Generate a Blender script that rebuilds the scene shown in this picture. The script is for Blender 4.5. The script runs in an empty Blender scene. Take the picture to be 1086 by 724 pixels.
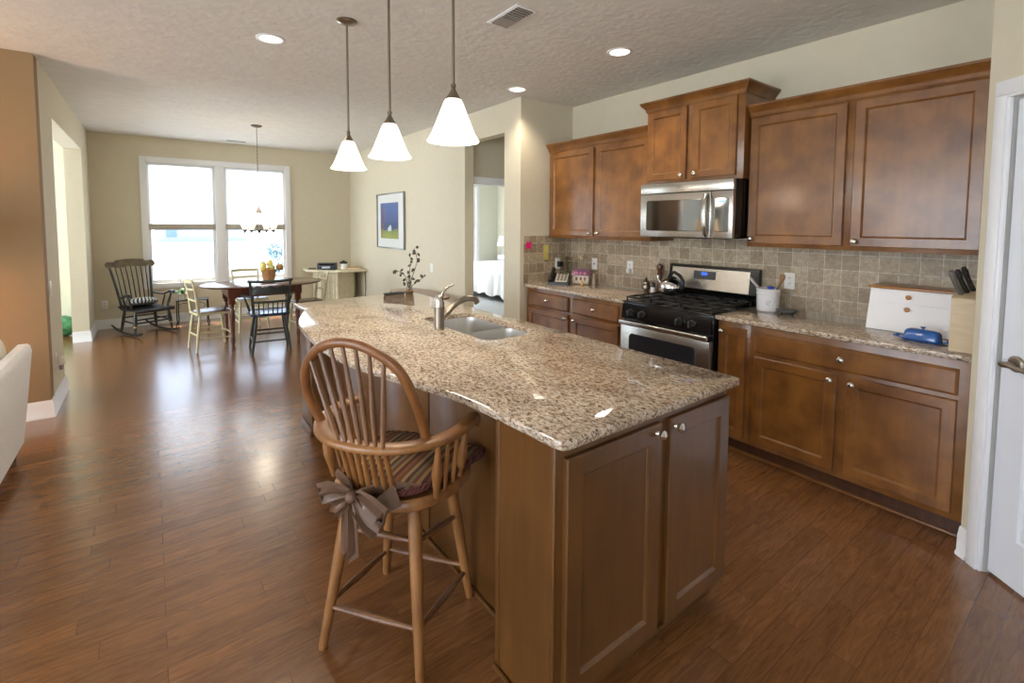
import bpy, bmesh, math, random
from mathutils import Vector, Matrix
random.seed(7)
sc = bpy.context.scene
COL = sc.collection
PI = math.pi

# ---------------------------------------------------------------- camera
cd = bpy.data.cameras.new('camera'); cam = bpy.data.objects.new('camera', cd); COL.objects.link(cam)
CY, CP, CR = math.radians(36.94), math.radians(3.5046), math.radians(.3035)
FW = Vector((math.sin(CY)*math.cos(CP), math.cos(CY)*math.cos(CP), -math.sin(CP)))
R0 = Vector((math.cos(CY), -math.sin(CY), 0)); U0 = R0.cross(FW)
RT = math.cos(CR)*R0 + math.sin(CR)*U0; UP = -math.sin(CR)*R0 + math.cos(CR)*U0
cam.matrix_world = Matrix((RT.to_4d(), UP.to_4d(), (-FW).to_4d(), (0, 0, 0, 1))).transposed()
M = cam.matrix_world.copy(); M.translation = (0, 0, 1.5075); cam.matrix_world = M
cd.sensor_fit = 'HORIZONTAL'; cd.sensor_width = 36; cd.lens = 509.96/1086*36
cd.shift_y = -(362-269.36)/1086; cd.clip_start = .02; cd.clip_end = 300
sc.camera = cam

# ---------------------------------------------------------------- view, sky, sun, daylight
sc.view_settings.view_transform = 'Standard'; sc.view_settings.look = 'None'
sc.view_settings.gamma = 1; sc.view_settings.use_curve_mapping = False
sc.view_settings.exposure = 0.13
w = bpy.data.worlds.new('sky'); sc.world = w; w.use_nodes = True
nt = w.node_tree; bg = nt.nodes['Background']
tc = nt.nodes.new('ShaderNodeTexCoord'); sp = nt.nodes.new('ShaderNodeSeparateXYZ'); rp = nt.nodes.new('ShaderNodeValToRGB')
nt.links.new(tc.outputs['Generated'], sp.inputs[0]); nt.links.new(sp.outputs['Z'], rp.inputs[0]); nt.links.new(rp.outputs[0], bg.inputs[0])
rp.color_ramp.elements[0].position = .0; rp.color_ramp.elements[0].color = (.73, .84, 1, 1)
rp.color_ramp.elements[1].position = .6; rp.color_ramp.elements[1].color = (.5, .7, 1, 1)
bg.inputs[1].default_value = 4.2

def lamp(name, kind, loc, power, col=(1, 1, 1), size=.1, size_y=None, direction=None, spot=None, blend=.6):
    l = bpy.data.lights.new(name, kind); o = bpy.data.objects.new(name, l); COL.objects.link(o)
    o.location = loc; l.energy = power; l.color = col
    if kind == 'AREA':
        l.shape = 'RECTANGLE' if size_y else 'SQUARE'; l.size = size
        if size_y: l.size_y = size_y
    elif kind == 'SUN': l.angle = math.radians(.6)
    else: l.shadow_soft_size = size
    if spot: l.spot_size = math.radians(spot); l.spot_blend = blend
    if direction: o.rotation_euler = Vector(direction).to_track_quat('-Z', 'Y').to_euler()
    return o
lamp('sun', 'SUN', (2, 20, 20), 12.0, (1, .96, .88), direction=(.10, -.42, -.9))
# daylight entering through the tall windows of the living room (left of the camera)
lamp('daylight_left', 'AREA', (-4.9, 1.2, 1.45), 130, (.88, .94, 1), 4.2, 2.0, (1, 0, -.05))
lamp('added_fill_back', 'AREA', (-2.6, -2.45, 1.45), 30, (1, .97, .94), 2.2, 2.1, (.1, 1, -.02))  # added fill from behind the camera, no such window known
lamp('added_fill_den', 'AREA', (-3.62, 7.0, 1.45), 130, (.86, .93, 1), 2.2, 1.8, (1, 0, .15))  # added lamp in the unseen den, brightens the dining area
lamp('daylight_bedroom', 'AREA', (4.2, 9.9, 1.5), 110, (.97, .99, 1), 1.8, 1.6, (.2, -1, 0))

# ---------------------------------------------------------------- helpers
def lin(c):
    return tuple(((x/255)/12.92 if x/255 <= .04045 else ((x/255+.055)/1.055)**2.4) for x in c)+(1,)

class MB:
    """collects shapes in one bmesh"""
    def __init__(s): s.bm = bmesh.new()
    def box(s, x0, x1, y0, y1, z0, z1, bev=0, seg=2, rot=None):
        r = bmesh.ops.create_cube(s.bm, size=1)
        vs = r['verts']
        for v in vs:
            v.co = Vector((x0+(v.co.x+.5)*(x1-x0), y0+(v.co.y+.5)*(y1-y0), z0+(v.co.z+.5)*(z1-z0)))
        if rot: bmesh.ops.transform(s.bm, matrix=rot, verts=vs)
        if bev:
            es = list({e for v in vs for e in v.link_edges})
            bmesh.ops.bevel(s.bm, geom=es, offset=bev, segments=seg, affect='EDGES', profile=.5)
        return s
    def loops(s, rings, closed=False, cap0=True, cap1=True):
        vr = [[s.bm.verts.new(p) for p in r] for r in rings]
        n = len(vr[0])
        m = len(vr)
        for i in range(m if closed else m-1):
            a, b = vr[i], vr[(i+1) % m]
            for k in range(n):
                s.bm.faces.new((a[k], a[(k+1) % n], b[(k+1) % n], b[k]))
        if not closed:
            if cap0: s.bm.faces.new(list(reversed(vr[0])))
            if cap1: s.bm.faces.new(vr[-1])
        return s
    def lathe(s, prof, c=(0, 0, 0), n=24, cap0=True, cap1=True, sx=1, sy=1):
        rings = []
        for r, z in prof:
            rings.append([(c[0]+sx*r*math.cos(2*PI*k/n), c[1]+sy*r*math.sin(2*PI*k/n), c[2]+z) for k in range(n)])
        return s.loops(rings, cap0=cap0, cap1=cap1)
    def tube(s, pts, r, n=10, closed=False, ry=None, up=None):
        P = [Vector(p) for p in pts]; m = len(P)
        R = r if isinstance(r, (list, tuple)) else [r]*m
        RY = R if ry is None else (ry if isinstance(ry, (list, tuple)) else [ry]*m)
        rings = []; prev = None
        for i in range(m):
            if closed: t = P[(i+1) % m]-P[i-1]
            else: t = P[min(i+1, m-1)]-P[max(i-1, 0)]
            t.normalize()
            if up is not None: u = Vector(up) - t*Vector(up).dot(t)
            elif prev is None:
                u = Vector((0, 0, 1)) if abs(t.z) < .9 else Vector((1, 0, 0)); u = u-t*u.dot(t)
            else: u = prev-t*prev.dot(t)
            u.normalize(); prev = u; v = t.cross(u)
            rings.append([P[i]+v*(R[i]*math.cos(2*PI*k/n))+u*(RY[i]*math.sin(2*PI*k/n)) for k in range(n)])
        return s.loops(rings, closed=closed)
    def cyl(s, p0, p1, r0, r1=None, n=16):
        return s.tube([p0, p1], [r0, r0 if r1 is None else r1], n)
    def turned(s, p0, p1, prof, n=12):
        """prof: list of (t along axis, radius)"""
        a, b = Vector(p0), Vector(p1)
        return s.tube([a.lerp(b, t) for t, _ in prof], [r for _, r in prof], n)
    def prism(s, poly, z0, z1, bev=0):
        vs = [s.bm.verts.new((x, y, z0)) for x, y in poly]; vt = [s.bm.verts.new((x, y, z1)) for x, y in poly]
        n = len(poly); fs = []
        for i in range(n): s.bm.faces.new((vs[i], vs[(i+1) % n], vt[(i+1) % n], vt[i]))
        s.bm.faces.new(list(reversed(vs))); s.bm.faces.new(vt)
        if bev:
            es = list({e for v in vs+vt for e in v.link_edges})
            bmesh.ops.bevel(s.bm, geom=es, offset=bev, segments=2, affect='EDGES', profile=.5)
        return s
    def ball(s, c, rx, ry=None, rz=None, n=16, m=10):
        ry = ry or rx; rz = rz or rx
        r = bmesh.ops.create_uvsphere(s.bm, u_segments=n, v_segments=m, radius=1)
        for v in r['verts']: v.co = Vector((c[0]+v.co.x*rx, c[1]+v.co.y*ry, c[2]+v.co.z*rz))
        return s
    def face(s, pts): s.bm.faces.new([s.bm.verts.new(p) for p in pts]); return s
    def sweep(s, path, prof, closed=False):
        """plan polyline path [(x,y)], profile [(out,z)]; out is to the left of travel"""
        n = len(path); P = [Vector((x, y)) for x, y in path]; rings = []
        for i in range(n):
            d0 = (P[i]-P[i-1]) if (i > 0 or closed) else None
            d1 = (P[(i+1) % n]-P[i]) if (i < n-1 or closed) else None
            nn = []
            for d in (d0, d1):
                if d is not None and d.length > 1e-9: d = d.normalized(); nn.append(Vector((-d.y, d.x)))
            if len(nn) == 2:
                k = (nn[0]+nn[1]); k = k/max(.3, (1+nn[0].dot(nn[1])))
            else: k = nn[0]
            rings.append([(P[i].x+k.x*o, P[i].y+k.y*o, z) for o, z in prof])
        return s.loops(rings, closed=closed)
    def move(s, mat): bmesh.ops.transform(s.bm, matrix=mat, verts=s.bm.verts[:]); return s
    def build(s, name, mat, parent=None, world=False, flat=False, ang=35, kind=None, label=None, solid=0):
        bm = s.bm
        if solid:
            bmesh.ops.recalc_face_normals(bm, faces=bm.faces[:])
            bmesh.ops.solidify(bm, geom=bm.faces[:], thickness=solid)
        if world and parent is not None:
            r = parent
            while r.parent: r = r.parent
            bmesh.ops.transform(bm, matrix=r.matrix_basis.inverted(), verts=bm.verts[:])
        bmesh.ops.recalc_face_normals(bm, faces=bm.faces[:])
        me = bpy.data.meshes.new(name); bm.to_mesh(me); bm.free()
        if not flat:
            for p in me.polygons: p.use_smooth = True
            me.set_sharp_from_angle(angle=math.radians(ang))
        me.materials.append(mat)
        o = bpy.data.objects.new(name, me); COL.objects.link(o)
        if parent: o.parent = parent
        if kind: o['kind'] = kind
        if label: o['label'] = label
        return o

def thing(name, label, cat, loc=(0, 0, 0), rz=0, group=None):
    o = bpy.data.objects.new(name, None); COL.objects.link(o); o.empty_display_size = .1
    o.location = loc; o.rotation_euler = (0, 0, rz); o['label'] = label; o['category'] = cat
    if group: o['group'] = group
    return o
def tag(o, label, cat, group=None):
    o['label'] = label; o['category'] = cat
    if group: o['group'] = group
    return o
def dup(root, loc, rz, label, group=None):
    def cp(o, par):
        c = o.copy(); COL.objects.link(c); c.parent = par
        for ch in KIDS(o): cp(ch, c)
        return c
    r = cp(root, None); r.location = loc; r.rotation_euler = (0, 0, rz); r['label'] = label
    if group: r['group'] = group
    return r
def KIDS(o): return [c for c in list(o.children)]
def one(name, mb, mat, label, cat, loc=None, group=None, rz=0, **k):
    """a thing that is one mesh; origin at loc, mesh in local coordinates"""
    o = mb.build(name, mat, **k)
    if loc: o.location = loc; o.rotation_euler = (0, 0, rz)
    return tag(o, label, cat, group)

# ---------------------------------------------------------------- materials
def newmat(name):
    m = bpy.data.materials.new(name); m.use_nodes = True
    return m, m.node_tree, m.node_tree.nodes['Principled BSDF']
def setp(b, **k):
    for n, v in k.items(): b.inputs[n.replace('_', ' ')].default_value = v
def N(t, typ, **k):
    n = t.nodes.new(typ)
    for a, v in k.items(): setattr(n, a, v)
    return n
def plain(name, rgb, rough=.5, metal=0, var=.06, scale=12, bump=0, bscale=60, coat=0, **k):
    m, t, b = newmat(name); c = lin(rgb)
    setp(b, Roughness=rough, Metallic=metal)
    if coat: b.inputs['Coat Weight'].default_value = coat; b.inputs['Coat Roughness'].default_value = .1
    tcn = N(t, 'ShaderNodeTexCoord'); nz = N(t, 'ShaderNodeTexNoise'); nz.inputs['Scale'].default_value = scale; nz.inputs['Detail'].default_value = 3
    t.links.new(tcn.outputs['Object'], nz.inputs['Vector'])
    r = N(t, 'ShaderNodeValToRGB'); e = r.color_ramp.elements
    e[0].position = .3; e[1].position = .7
    e[0].color = tuple(x*(1-var) for x in c[:3])+(1,); e[1].color = tuple(min(1, x*(1+var)) for x in c[:3])+(1,)
    t.links.new(nz.outputs['Fac'], r.inputs[0]); t.links.new(r.outputs[0], b.inputs['Base Color'])
    if bump:
        n2 = N(t, 'ShaderNodeTexNoise'); n2.inputs['Scale'].default_value = bscale; n2.inputs['Detail'].default_value = 4
        t.links.new(tcn.outputs['Object'], n2.inputs['Vector'])
        bp = N(t, 'ShaderNodeBump'); bp.inputs['Strength'].default_value = bump; bp.inputs['Distance'].default_value = .01
        t.links.new(n2.outputs['Fac'], bp.inputs['Height']); t.links.new(bp.outputs[0], b.inputs['Normal'])
    return m
def wood(name, dark, light, rough=.35, sc3=(14, 14, 1.2), mott=3.0, coat=.25, mix=.5):
    """grain stretched along local z unless sc3 says otherwise"""
    m, t, b = newmat(name)
    tcn = N(t, 'ShaderNodeTexCoord'); mp = N(t, 'ShaderNodeMapping'); mp.inputs['Scale'].default_value = sc3
    t.links.new(tcn.outputs['Object'], mp.inputs[0])
    n1 = N(t, 'ShaderNodeTexNoise'); n1.inputs['Scale'].default_value = 2.2; n1.inputs['Detail'].default_value = 6; n1.inputs['Distortion'].default_value = .6
    t.links.new(mp.outputs[0], n1.inputs['Vector'])
    n2 = N(t, 'ShaderNodeTexNoise'); n2.inputs['Scale'].default_value = mott; n2.inputs['Detail'].default_value = 5
    t.links.new(tcn.outputs['Object'], n2.inputs['Vector'])
    mx = N(t, 'ShaderNodeMath', operation='MULTIPLY_ADD'); mx.inputs[1].default_value = mix; 
    ad = N(t, 'ShaderNodeMath', operation='MULTIPLY'); ad.inputs[1].default_value = 1-mix
    t.links.new(n2.outputs['Fac'], ad.inputs[0]); t.links.new(n1.outputs['Fac'], mx.inputs[0]); t.links.new(ad.outputs[0], mx.inputs[2])
    r = N(t, 'ShaderNodeValToRGB'); e = r.color_ramp.elements; e[0].position = .35; e[1].position = .65
    e[0].color = lin(dark); e[1].color = lin(light)
    t.links.new(mx.outputs[0], r.inputs[0]); t.links.new(r.outputs[0], b.inputs['Base Color'])
    setp(b, Roughness=rough); b.inputs['Coat Weight'].default_value = coat; b.inputs['Coat Roughness'].default_value = .17
    return m
def emit(name, rgb, strength, base=None):
    m, t, b = newmat(name); setp(b, Roughness=.4)
    b.inputs['Base Color'].default_value = lin(base or rgb)
    b.inputs['Emission Color'].default_value = lin(rgb); b.inputs['Emission Strength'].default_value = strength
    return m
def glassy(name, tint=(1, 1, 1), refl=.08, rough=.02):
    m = bpy.data.materials.new(name); m.use_nodes = True; t = m.node_tree; t.nodes.clear()
    o = N(t, 'ShaderNodeOutputMaterial'); mx = N(t, 'ShaderNodeMixShader'); tr = N(t, 'ShaderNodeBsdfTransparent'); gl = N(t, 'ShaderNodeBsdfGlossy')
    fr = N(t, 'ShaderNodeFresnel'); fr.inputs[0].default_value = 1.45
    tr.inputs[0].default_value = tint+(1,); gl.inputs['Roughness'].default_value = rough
    ge = N(t, 'ShaderNodeNewGeometry'); iv = N(t, 'ShaderNodeMath', operation='SUBTRACT'); iv.inputs[0].default_value = 1; t.links.new(ge.outputs['Backfacing'], iv.inputs[1])
    mf = N(t, 'ShaderNodeMath', operation='MULTIPLY'); t.links.new(fr.outputs[0], mf.inputs[0]); t.links.new(iv.outputs[0], mf.inputs[1])
    t.links.new(mf.outputs[0], mx.inputs[0]); t.links.new(tr.outputs[0], mx.inputs[1]); t.links.new(gl.outputs[0], mx.inputs[2]); t.links.new(mx.outputs[0], o.inputs[0])
    return m
def granite(name):
    m, t, b = newmat(name)
    tcn = N(t, 'ShaderNodeTexCoord'); mp = N(t, 'ShaderNodeMapping'); mp.inputs['Rotation'].default_value = (0, 0, .5); mp.inputs['Scale'].default_value = (1, .5, 1)
    t.links.new(tcn.outputs['Object'], mp.inputs[0])
    def nz(s, d=5, dist=0.):
        n = N(t, 'ShaderNodeTexNoise'); n.inputs['Scale'].default_value = s; n.inputs['Detail'].default_value = d; n.inputs['Distortion'].default_value = dist; n.inputs['Roughness'].default_value = .62
        t.links.new(mp.outputs[0], n.inputs['Vector']); return n
    def ramp(src, stops):
        r = N(t, 'ShaderNodeValToRGB'); el = r.color_ramp.elements
        while len(el) < len(stops): el.new(.5)
        for i, (p, c) in enumerate(stops): el[i].position = p; el[i].color = c if len(c) == 4 else lin(c)
        t.links.new(src, r.inputs[0]); return r
    base = ramp(nz(92, 5, .6).outputs['Fac'], [(.30, (96, 78, 66)), (.41, (148, 124, 102)), (.50, (186, 166, 143)), (.58, (212, 201, 186)), (.70, (168, 142, 116))])
    spk = ramp(nz(130, 4, .4).outputs['Fac'], [(.365, (1, 1, 1, 1)), (.425, (0, 0, 0, 1))])
    gry = ramp(nz(55, 4, .8).outputs['Fac'], [(.60, (0, 0, 0, 1)), (.68, (1, 1, 1, 1))])
    big = ramp(nz(7, 4, .8).outputs['Fac'], [(.32, (.70, .66, .62, 1)), (.52, (1, 1, 1, 1)), (.70, (1.12, 1.10, 1.06, 1))])
    m1 = N(t, 'ShaderNodeMix', data_type='RGBA'); m1.inputs[7].default_value = lin((150, 138, 132))
    t.links.new(gry.outputs[0], m1.inputs[0]); t.links.new(base.outputs[0], m1.inputs[6])
    m2 = N(t, 'ShaderNodeMix', data_type='RGBA'); m2.inputs[7].default_value = lin((50, 37, 34))
    t.links.new(spk.outputs[0], m2.inputs[0]); t.links.new(m1.outputs[2], m2.inputs[6])
    m3 = N(t, 'ShaderNodeMix', data_type='RGBA', blend_type='MULTIPLY'); m3.inputs[0].default_value = 1
    t.links.new(m2.outputs[2], m3.inputs[6]); t.links.new(big.outputs[0], m3.inputs[7])
    t.links.new(m3.outputs[2], b.inputs['Base Color']); setp(b, Roughness=.05)
    return m
def tilemat(name, swap):
    """square stone tiles; swap = 'x' for a wall in the YZ plane, 'y' for XZ"""
    m, t, b = newmat(name)
    tcn = N(t, 'ShaderNodeTexCoord'); s = N(t, 'ShaderNodeSeparateXYZ'); c = N(t, 'ShaderNodeCombineXYZ')
    t.links.new(tcn.outputs['Object'], s.inputs[0])
    t.links.new(s.outputs['Y' if swap == 'x' else 'X'], c.inputs[0]); t.links.new(s.outputs['Z'], c.inputs[1])
    br = N(t, 'ShaderNodeTexBrick'); br.offset = 0; br.squash = 1
    br.inputs['Scale'].default_value = 1; br.inputs['Brick Width'].default_value = .1016; br.inputs['Row Height'].default_value = .1016
    br.inputs['Mortar Size'].default_value = .0032; br.inputs['Mortar Smooth'].default_value = .2; br.inputs['Bias'].default_value = 0
    br.inputs['Color1'].default_value = lin((162, 142, 116)); br.inputs['Color2'].default_value = lin((198, 180, 152)); br.inputs['Mortar'].default_value = lin((214, 204, 184))
    t.links.new(c.outputs[0], br.inputs['Vector'])
    nz = N(t, 'ShaderNodeTexNoise'); nz.inputs['Scale'].default_value = 45; nz.inputs['Detail'].default_value = 6; nz.inputs['Roughness'].default_value = .7
    t.links.new(tcn.outputs['Object'], nz.inputs['Vector'])
    r = N(t, 'ShaderNodeValToRGB'); e = r.color_ramp.elements; e[0].position = .33; e[1].position = .62; e[0].color = (.55, .53, .50, 1); e[1].color = (1.0, 1.0, 1.0, 1)
    t.links.new(nz.outputs['Fac'], r.inputs[0])
    mx = N(t, 'ShaderNodeMix', data_type='RGBA', blend_type='MULTIPLY'); mx.inputs[0].default_value = 1
    t.links.new(br.outputs['Color'], mx.inputs[6]); t.links.new(r.outputs[0], mx.inputs[7]); t.links.new(mx.outputs[2], b.inputs['Base Color'])
    bp = N(t, 'ShaderNodeBump', invert=True); bp.inputs['Strength'].default_value = .5; bp.inputs['Distance'].default_value = .004
    t.links.new(br.outputs['Fac'], bp.inputs['Height']); t.links.new(bp.outputs[0], b.inputs['Normal'])
    setp(b, Roughness=.45)
    return m
def floormat(name):
    m, t, b = newmat(name)
    tcn = N(t, 'ShaderNodeTexCoord')
    br = N(t, 'ShaderNodeTexBrick'); br.offset = .37; br.offset_frequency = 2; br.squash = .72; br.squash_frequency = 3
    br.inputs['Scale'].default_value = 1; br.inputs['Brick Width'].default_value = .72; br.inputs['Row Height'].default_value = .088
    br.inputs['Mortar Size'].default_value = .0014; br.inputs['Mortar Smooth'].default_value = .3; br.inputs['Bias'].default_value = 0
    br.inputs['Color1'].default_value = (0, 0, 0, 1); br.inputs['Color2'].default_value = (1, 1, 1, 1); br.inputs['Mortar'].default_value = (.5, .5, .5, 1)
    t.links.new(tcn.outputs['Object'], br.inputs['Vector'])
    ml = N(t, 'ShaderNodeVectorMath', operation='MULTIPLY_ADD'); ml.inputs[1].default_value = (13, 7, 5)
    t.links.new(br.outputs['Color'], ml.inputs[0]); t.links.new(tcn.outputs['Object'], ml.inputs[2])
    mp = N(t, 'ShaderNodeMapping'); mp.inputs['Scale'].default_value = (2.2, 17, 1); t.links.new(ml.outputs[0], mp.inputs[0])
    nz = N(t, 'ShaderNodeTexNoise'); nz.inputs['Scale'].default_value = 2.0; nz.inputs['Detail'].default_value = 7; nz.inputs['Distortion'].default_value = 2.2; nz.inputs['Roughness'].default_value = .62
    t.links.new(mp.outputs[0], nz.inputs['Vector'])
    r = N(t, 'ShaderNodeValToRGB'); e = r.color_ramp.elements; e[0].position = .34; e[1].position = .66; e[0].color = lin((112, 72, 40)); e[1].color = lin((142, 97, 57))
    t.links.new(nz.outputs['Fac'], r.inputs[0])
    pr_ = N(t, 'ShaderNodeValToRGB'); e = pr_.color_ramp.elements; e[0].color = (.82, .80, .78, 1); e[1].color = (1.12, 1.11, 1.09, 1)
    t.links.new(br.outputs['Color'], pr_.inputs[0])
    mx = N(t, 'ShaderNodeMix', data_type='RGBA', blend_type='MULTIPLY'); mx.inputs[0].default_value = 1
    t.links.new(r.outputs[0], mx.inputs[6]); t.links.new(pr_.outputs[0], mx.inputs[7])
    m2 = N(t, 'ShaderNodeMix', data_type='RGBA'); m2.inputs[7].default_value = lin((74, 44, 26))
    fa = N(t, 'ShaderNodeMath', operation='MULTIPLY'); fa.inputs[1].default_value = .7
    t.links.new(br.outputs['Fac'], fa.inputs[0]); t.links.new(fa.outputs[0], m2.inputs[0]); t.links.new(mx.outputs[2], m2.inputs[6]); t.links.new(m2.outputs[2], b.inputs['Base Color'])
    bp = N(t, 'ShaderNodeBump', invert=True); bp.inputs['Strength'].default_value = .35; bp.inputs['Distance'].default_value = .003
    t.links.new(br.outputs['Fac'], bp.inputs['Height']); 
    b2 = N(t, 'ShaderNodeBump'); b2.inputs['Strength'].default_value = .12; b2.inputs['Distance'].default_value = .003
    t.links.new(nz.outputs['Fac'], b2.inputs['Height']); t.links.new(bp.outputs[0], b2.inputs['Normal']); t.links.new(b2.outputs[0], b.inputs['Normal'])
    setp(b, Roughness=.25); b.inputs['Coat Weight'].default_value = .7; b.inputs['Coat Roughness'].default_value = .19
    return m
def stripes(name, cols, axis='Y', width=.02):
    m, t, b = newmat(name)
    tcn = N(t, 'ShaderNodeTexCoord'); s = N(t, 'ShaderNodeSeparateXYZ'); t.links.new(tcn.outputs['Object'], s.inputs[0])
    mu = N(t, 'ShaderNodeMath', operation='MULTIPLY'); mu.inputs[1].default_value = 1/(width*len(cols)); t.links.new(s.outputs[axis], mu.inputs[0])
    fr = N(t, 'ShaderNodeMath', operation='FRACT'); t.links.new(mu.outputs[0], fr.inputs[0])
    r = N(t, 'ShaderNodeValToRGB'); r.color_ramp.interpolation = 'CONSTANT'; el = r.color_ramp.elements
    while len(el) < len(cols): el.new(.5)
    for i, c in enumerate(cols): el[i].position = i/len(cols); el[i].color = lin(c)
    t.links.new(fr.outputs[0], r.inputs[0]); t.links.new(r.outputs[0], b.inputs['Base Color']); setp(b, Roughness=.9)
    return m

WALL = plain('wall_paint', (212, 203, 180), .85, var=.015, bump=.04, bscale=180)
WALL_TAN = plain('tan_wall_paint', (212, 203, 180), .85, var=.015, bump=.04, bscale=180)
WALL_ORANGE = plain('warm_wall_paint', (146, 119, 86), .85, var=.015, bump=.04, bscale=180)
DEN = plain('pale_green_paint', (208, 210, 188), .85, var=.01)
BEDWALL = plain('bedroom_green_paint', (222, 221, 206), .85, var=.01)
CEIL = plain('textured_ceiling_paint', (222, 219, 213), .95, var=.04, scale=9, bump=.55, bscale=20)
TRIM = plain('white_trim_paint', (238, 238, 240), .35, var=.01)
DOORW = plain('white_door_paint', (226, 229, 236), .4, var=.01)
FLOOR = floormat('oak_plank_floor')
CARPET = plain('grey_carpet', (190, 194, 200), 1, var=.06, scale=90, bump=.5, bscale=300)
CAB = wood('stained_maple', (104, 62, 23), (142, 93, 41), .36, mott=7, mix=.2, coat=.45)
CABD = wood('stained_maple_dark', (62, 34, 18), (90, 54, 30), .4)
ISL = wood('island_maple', (84, 52, 20), (112, 73, 32), .33, mott=2.6, mix=.35, coat=.5)
GRAN = granite('granite')
TILEX = tilemat('stone_tiles_long', 'x'); TILEY = tilemat('stone_tiles_end', 'y')
STEEL = plain('brushed_steel', (200, 197, 190), .26, 1, var=.03, scale=40)
STEELD = plain('sink_steel', (214, 214, 212), .36, 1, var=.04, scale=30)
NICKEL = plain('satin_nickel', (202, 196, 186), .25, 1, var=.03)
BRONZE = plain('brushed_nickel_dark', (152, 142, 130), .32, 1, var=.05)
CHROME = plain('chrome', (226, 226, 226), .08, 1, var=.01)
BLACK = plain('black_enamel', (14, 14, 15), .18, var=.2)
IRON = plain('cast_iron', (30, 28, 27), .6, var=.2, bump=.2, bscale=200)
BLACKGL = plain('black_glass', (16, 17, 20), .05, var=.05); BLACKGL.node_tree.nodes['Principled BSDF'].inputs['IOR'].default_value = 2.8
OVENGL = plain('oven_glass', (44, 46, 52), .08, var=.05)
PLASW = plain('white_plastic', (236, 234, 228), .4, var=.01)
PLASB = plain('black_plastic', (26, 25, 25), .4, var=.1)
GLASS = glassy('window_glass')
# ---------------------------------------------------------------- room shell
XK, YS, XP, YF, XL, H = 3.642, 3.778, 2.941, 8.861, -.655, 2.757
def struct(name, mb, mat, label=None, parent=None, **k):
    o = mb.build(name, mat, parent, **k)
    if not parent: o['kind'] = 'structure'
    if label: o['label'] = label; o['category'] = name.split('_')[0]
    return o
struct('floor', MB().box(-5.2, 4.72, -2.7, 8.98, -.1, 0), FLOOR, 'glossy brown oak plank floor')
struct('floor_carpet', MB().box(3.061, 7.2, 5.01, 10.12, -.1, .004).box(4.72, 7.2, 4.9, 5.01, -.1, .004), CARPET, 'pale grey bedroom carpet')
struct('ceiling', MB().box(-5.2, 7.2, -2.7, 8.981, H, H+.12).box(2.941, 7.2, 8.981, 10.12, H, H+.12), CEIL, 'textured off-white ceiling')
# left: living room front wall with a window, wall with the switch, den opening
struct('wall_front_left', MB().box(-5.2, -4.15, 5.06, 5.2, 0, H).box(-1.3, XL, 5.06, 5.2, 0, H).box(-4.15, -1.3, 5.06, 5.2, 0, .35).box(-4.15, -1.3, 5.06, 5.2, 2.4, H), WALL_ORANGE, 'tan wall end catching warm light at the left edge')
struct('wall_left', MB().box(-.82, XL, 5.2, 5.80, 0, H).box(-.82, XL, 8.05, YF, 0, H).box(-.82, XL, 5.80, 8.05, 2.412, H), WALL, 'beige wall with a wide cased opening to the next room')
struct('wall_far', MB().box(-.82, -.03, YF, 8.98, 0, H).box(1.85, 3.061, YF, 8.98, 0, H).box(-.03, 1.85, YF, 8.98, 0, .60).box(-.03, 1.85, YF, 8.98, 2.40, H), WALL_TAN, 'tan dining wall around the double window')
struct('wall_den', MB().box(-1.18, -.82, YF, 8.98, 0, H).box(-3.82, -3.1, YF, 8.98, 0, H).box(-3.1, -1.18, YF, 8.98, 0, .3).box(-3.1, -1.18, YF, 8.98, 2.4, H).box(-3.82, -3.7, 5.2, 5.9, 0, H).box(-3.82, -3.7, 8.1, YF, 0, H).box(-3.82, -3.7, 5.9, 8.1, 0, .5).box(-3.82, -3.7, 5.9, 8.1, 2.4, H).box(-3.7, -.83, 5.2, 5.22, 0, H), DEN, 'pale green wall of the room beyond the opening')
# painting wall with the doorway, stub wall, kitchen wall
struct('wall_right', MB().box(XP, 3.061, 3.898, 4.05, 0, H).box(XP, 3.061, 4.83, YF, 0, H).box(XP, 3.061, 4.05, 4.83, 2.45, H), WALL, 'beige wall with the framed picture and doorway')
struct('wall_stub', MB().box(XP, 4.72, YS, 3.898, 0, H), WALL, 'short beige wall closing the kitchen counter')
struct('wall_kitchen', MB().box(XK, 3.762, .34, YS, 0, H), WALL, 'cream kitchen wall above the cabinets')
struct('wall_hall', MB().box(3.95, 4.72, 4.89, 5.01, 0, H).box(3.061, 3.95, 4.89, 5.01, 2.01, H).box(4.6, 4.72, 3.898, 4.89, 0, H), WALL_TAN, 'shaded hall wall above the bedroom door')
struct('wall_bedroom', MB().box(2.941, 5.2, 10.0, 10.12, 0, H).box(6.40, 7.2, 10., 10.12, 0, H).box(5.2, 6.4, 10., 10.12, 0, .6).box(5.2, 6.4, 10., 10.12, 2.42, H)
       .box(7.04, 7.2, 4.9, 10., 0, H).box(2.941, 3.061, 8.98, 10., 0, H).box(4.72, 7.04, 4.89, 5.01, 0, H), BEDWALL, 'pale green bedroom wall seen through the doorway')
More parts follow.
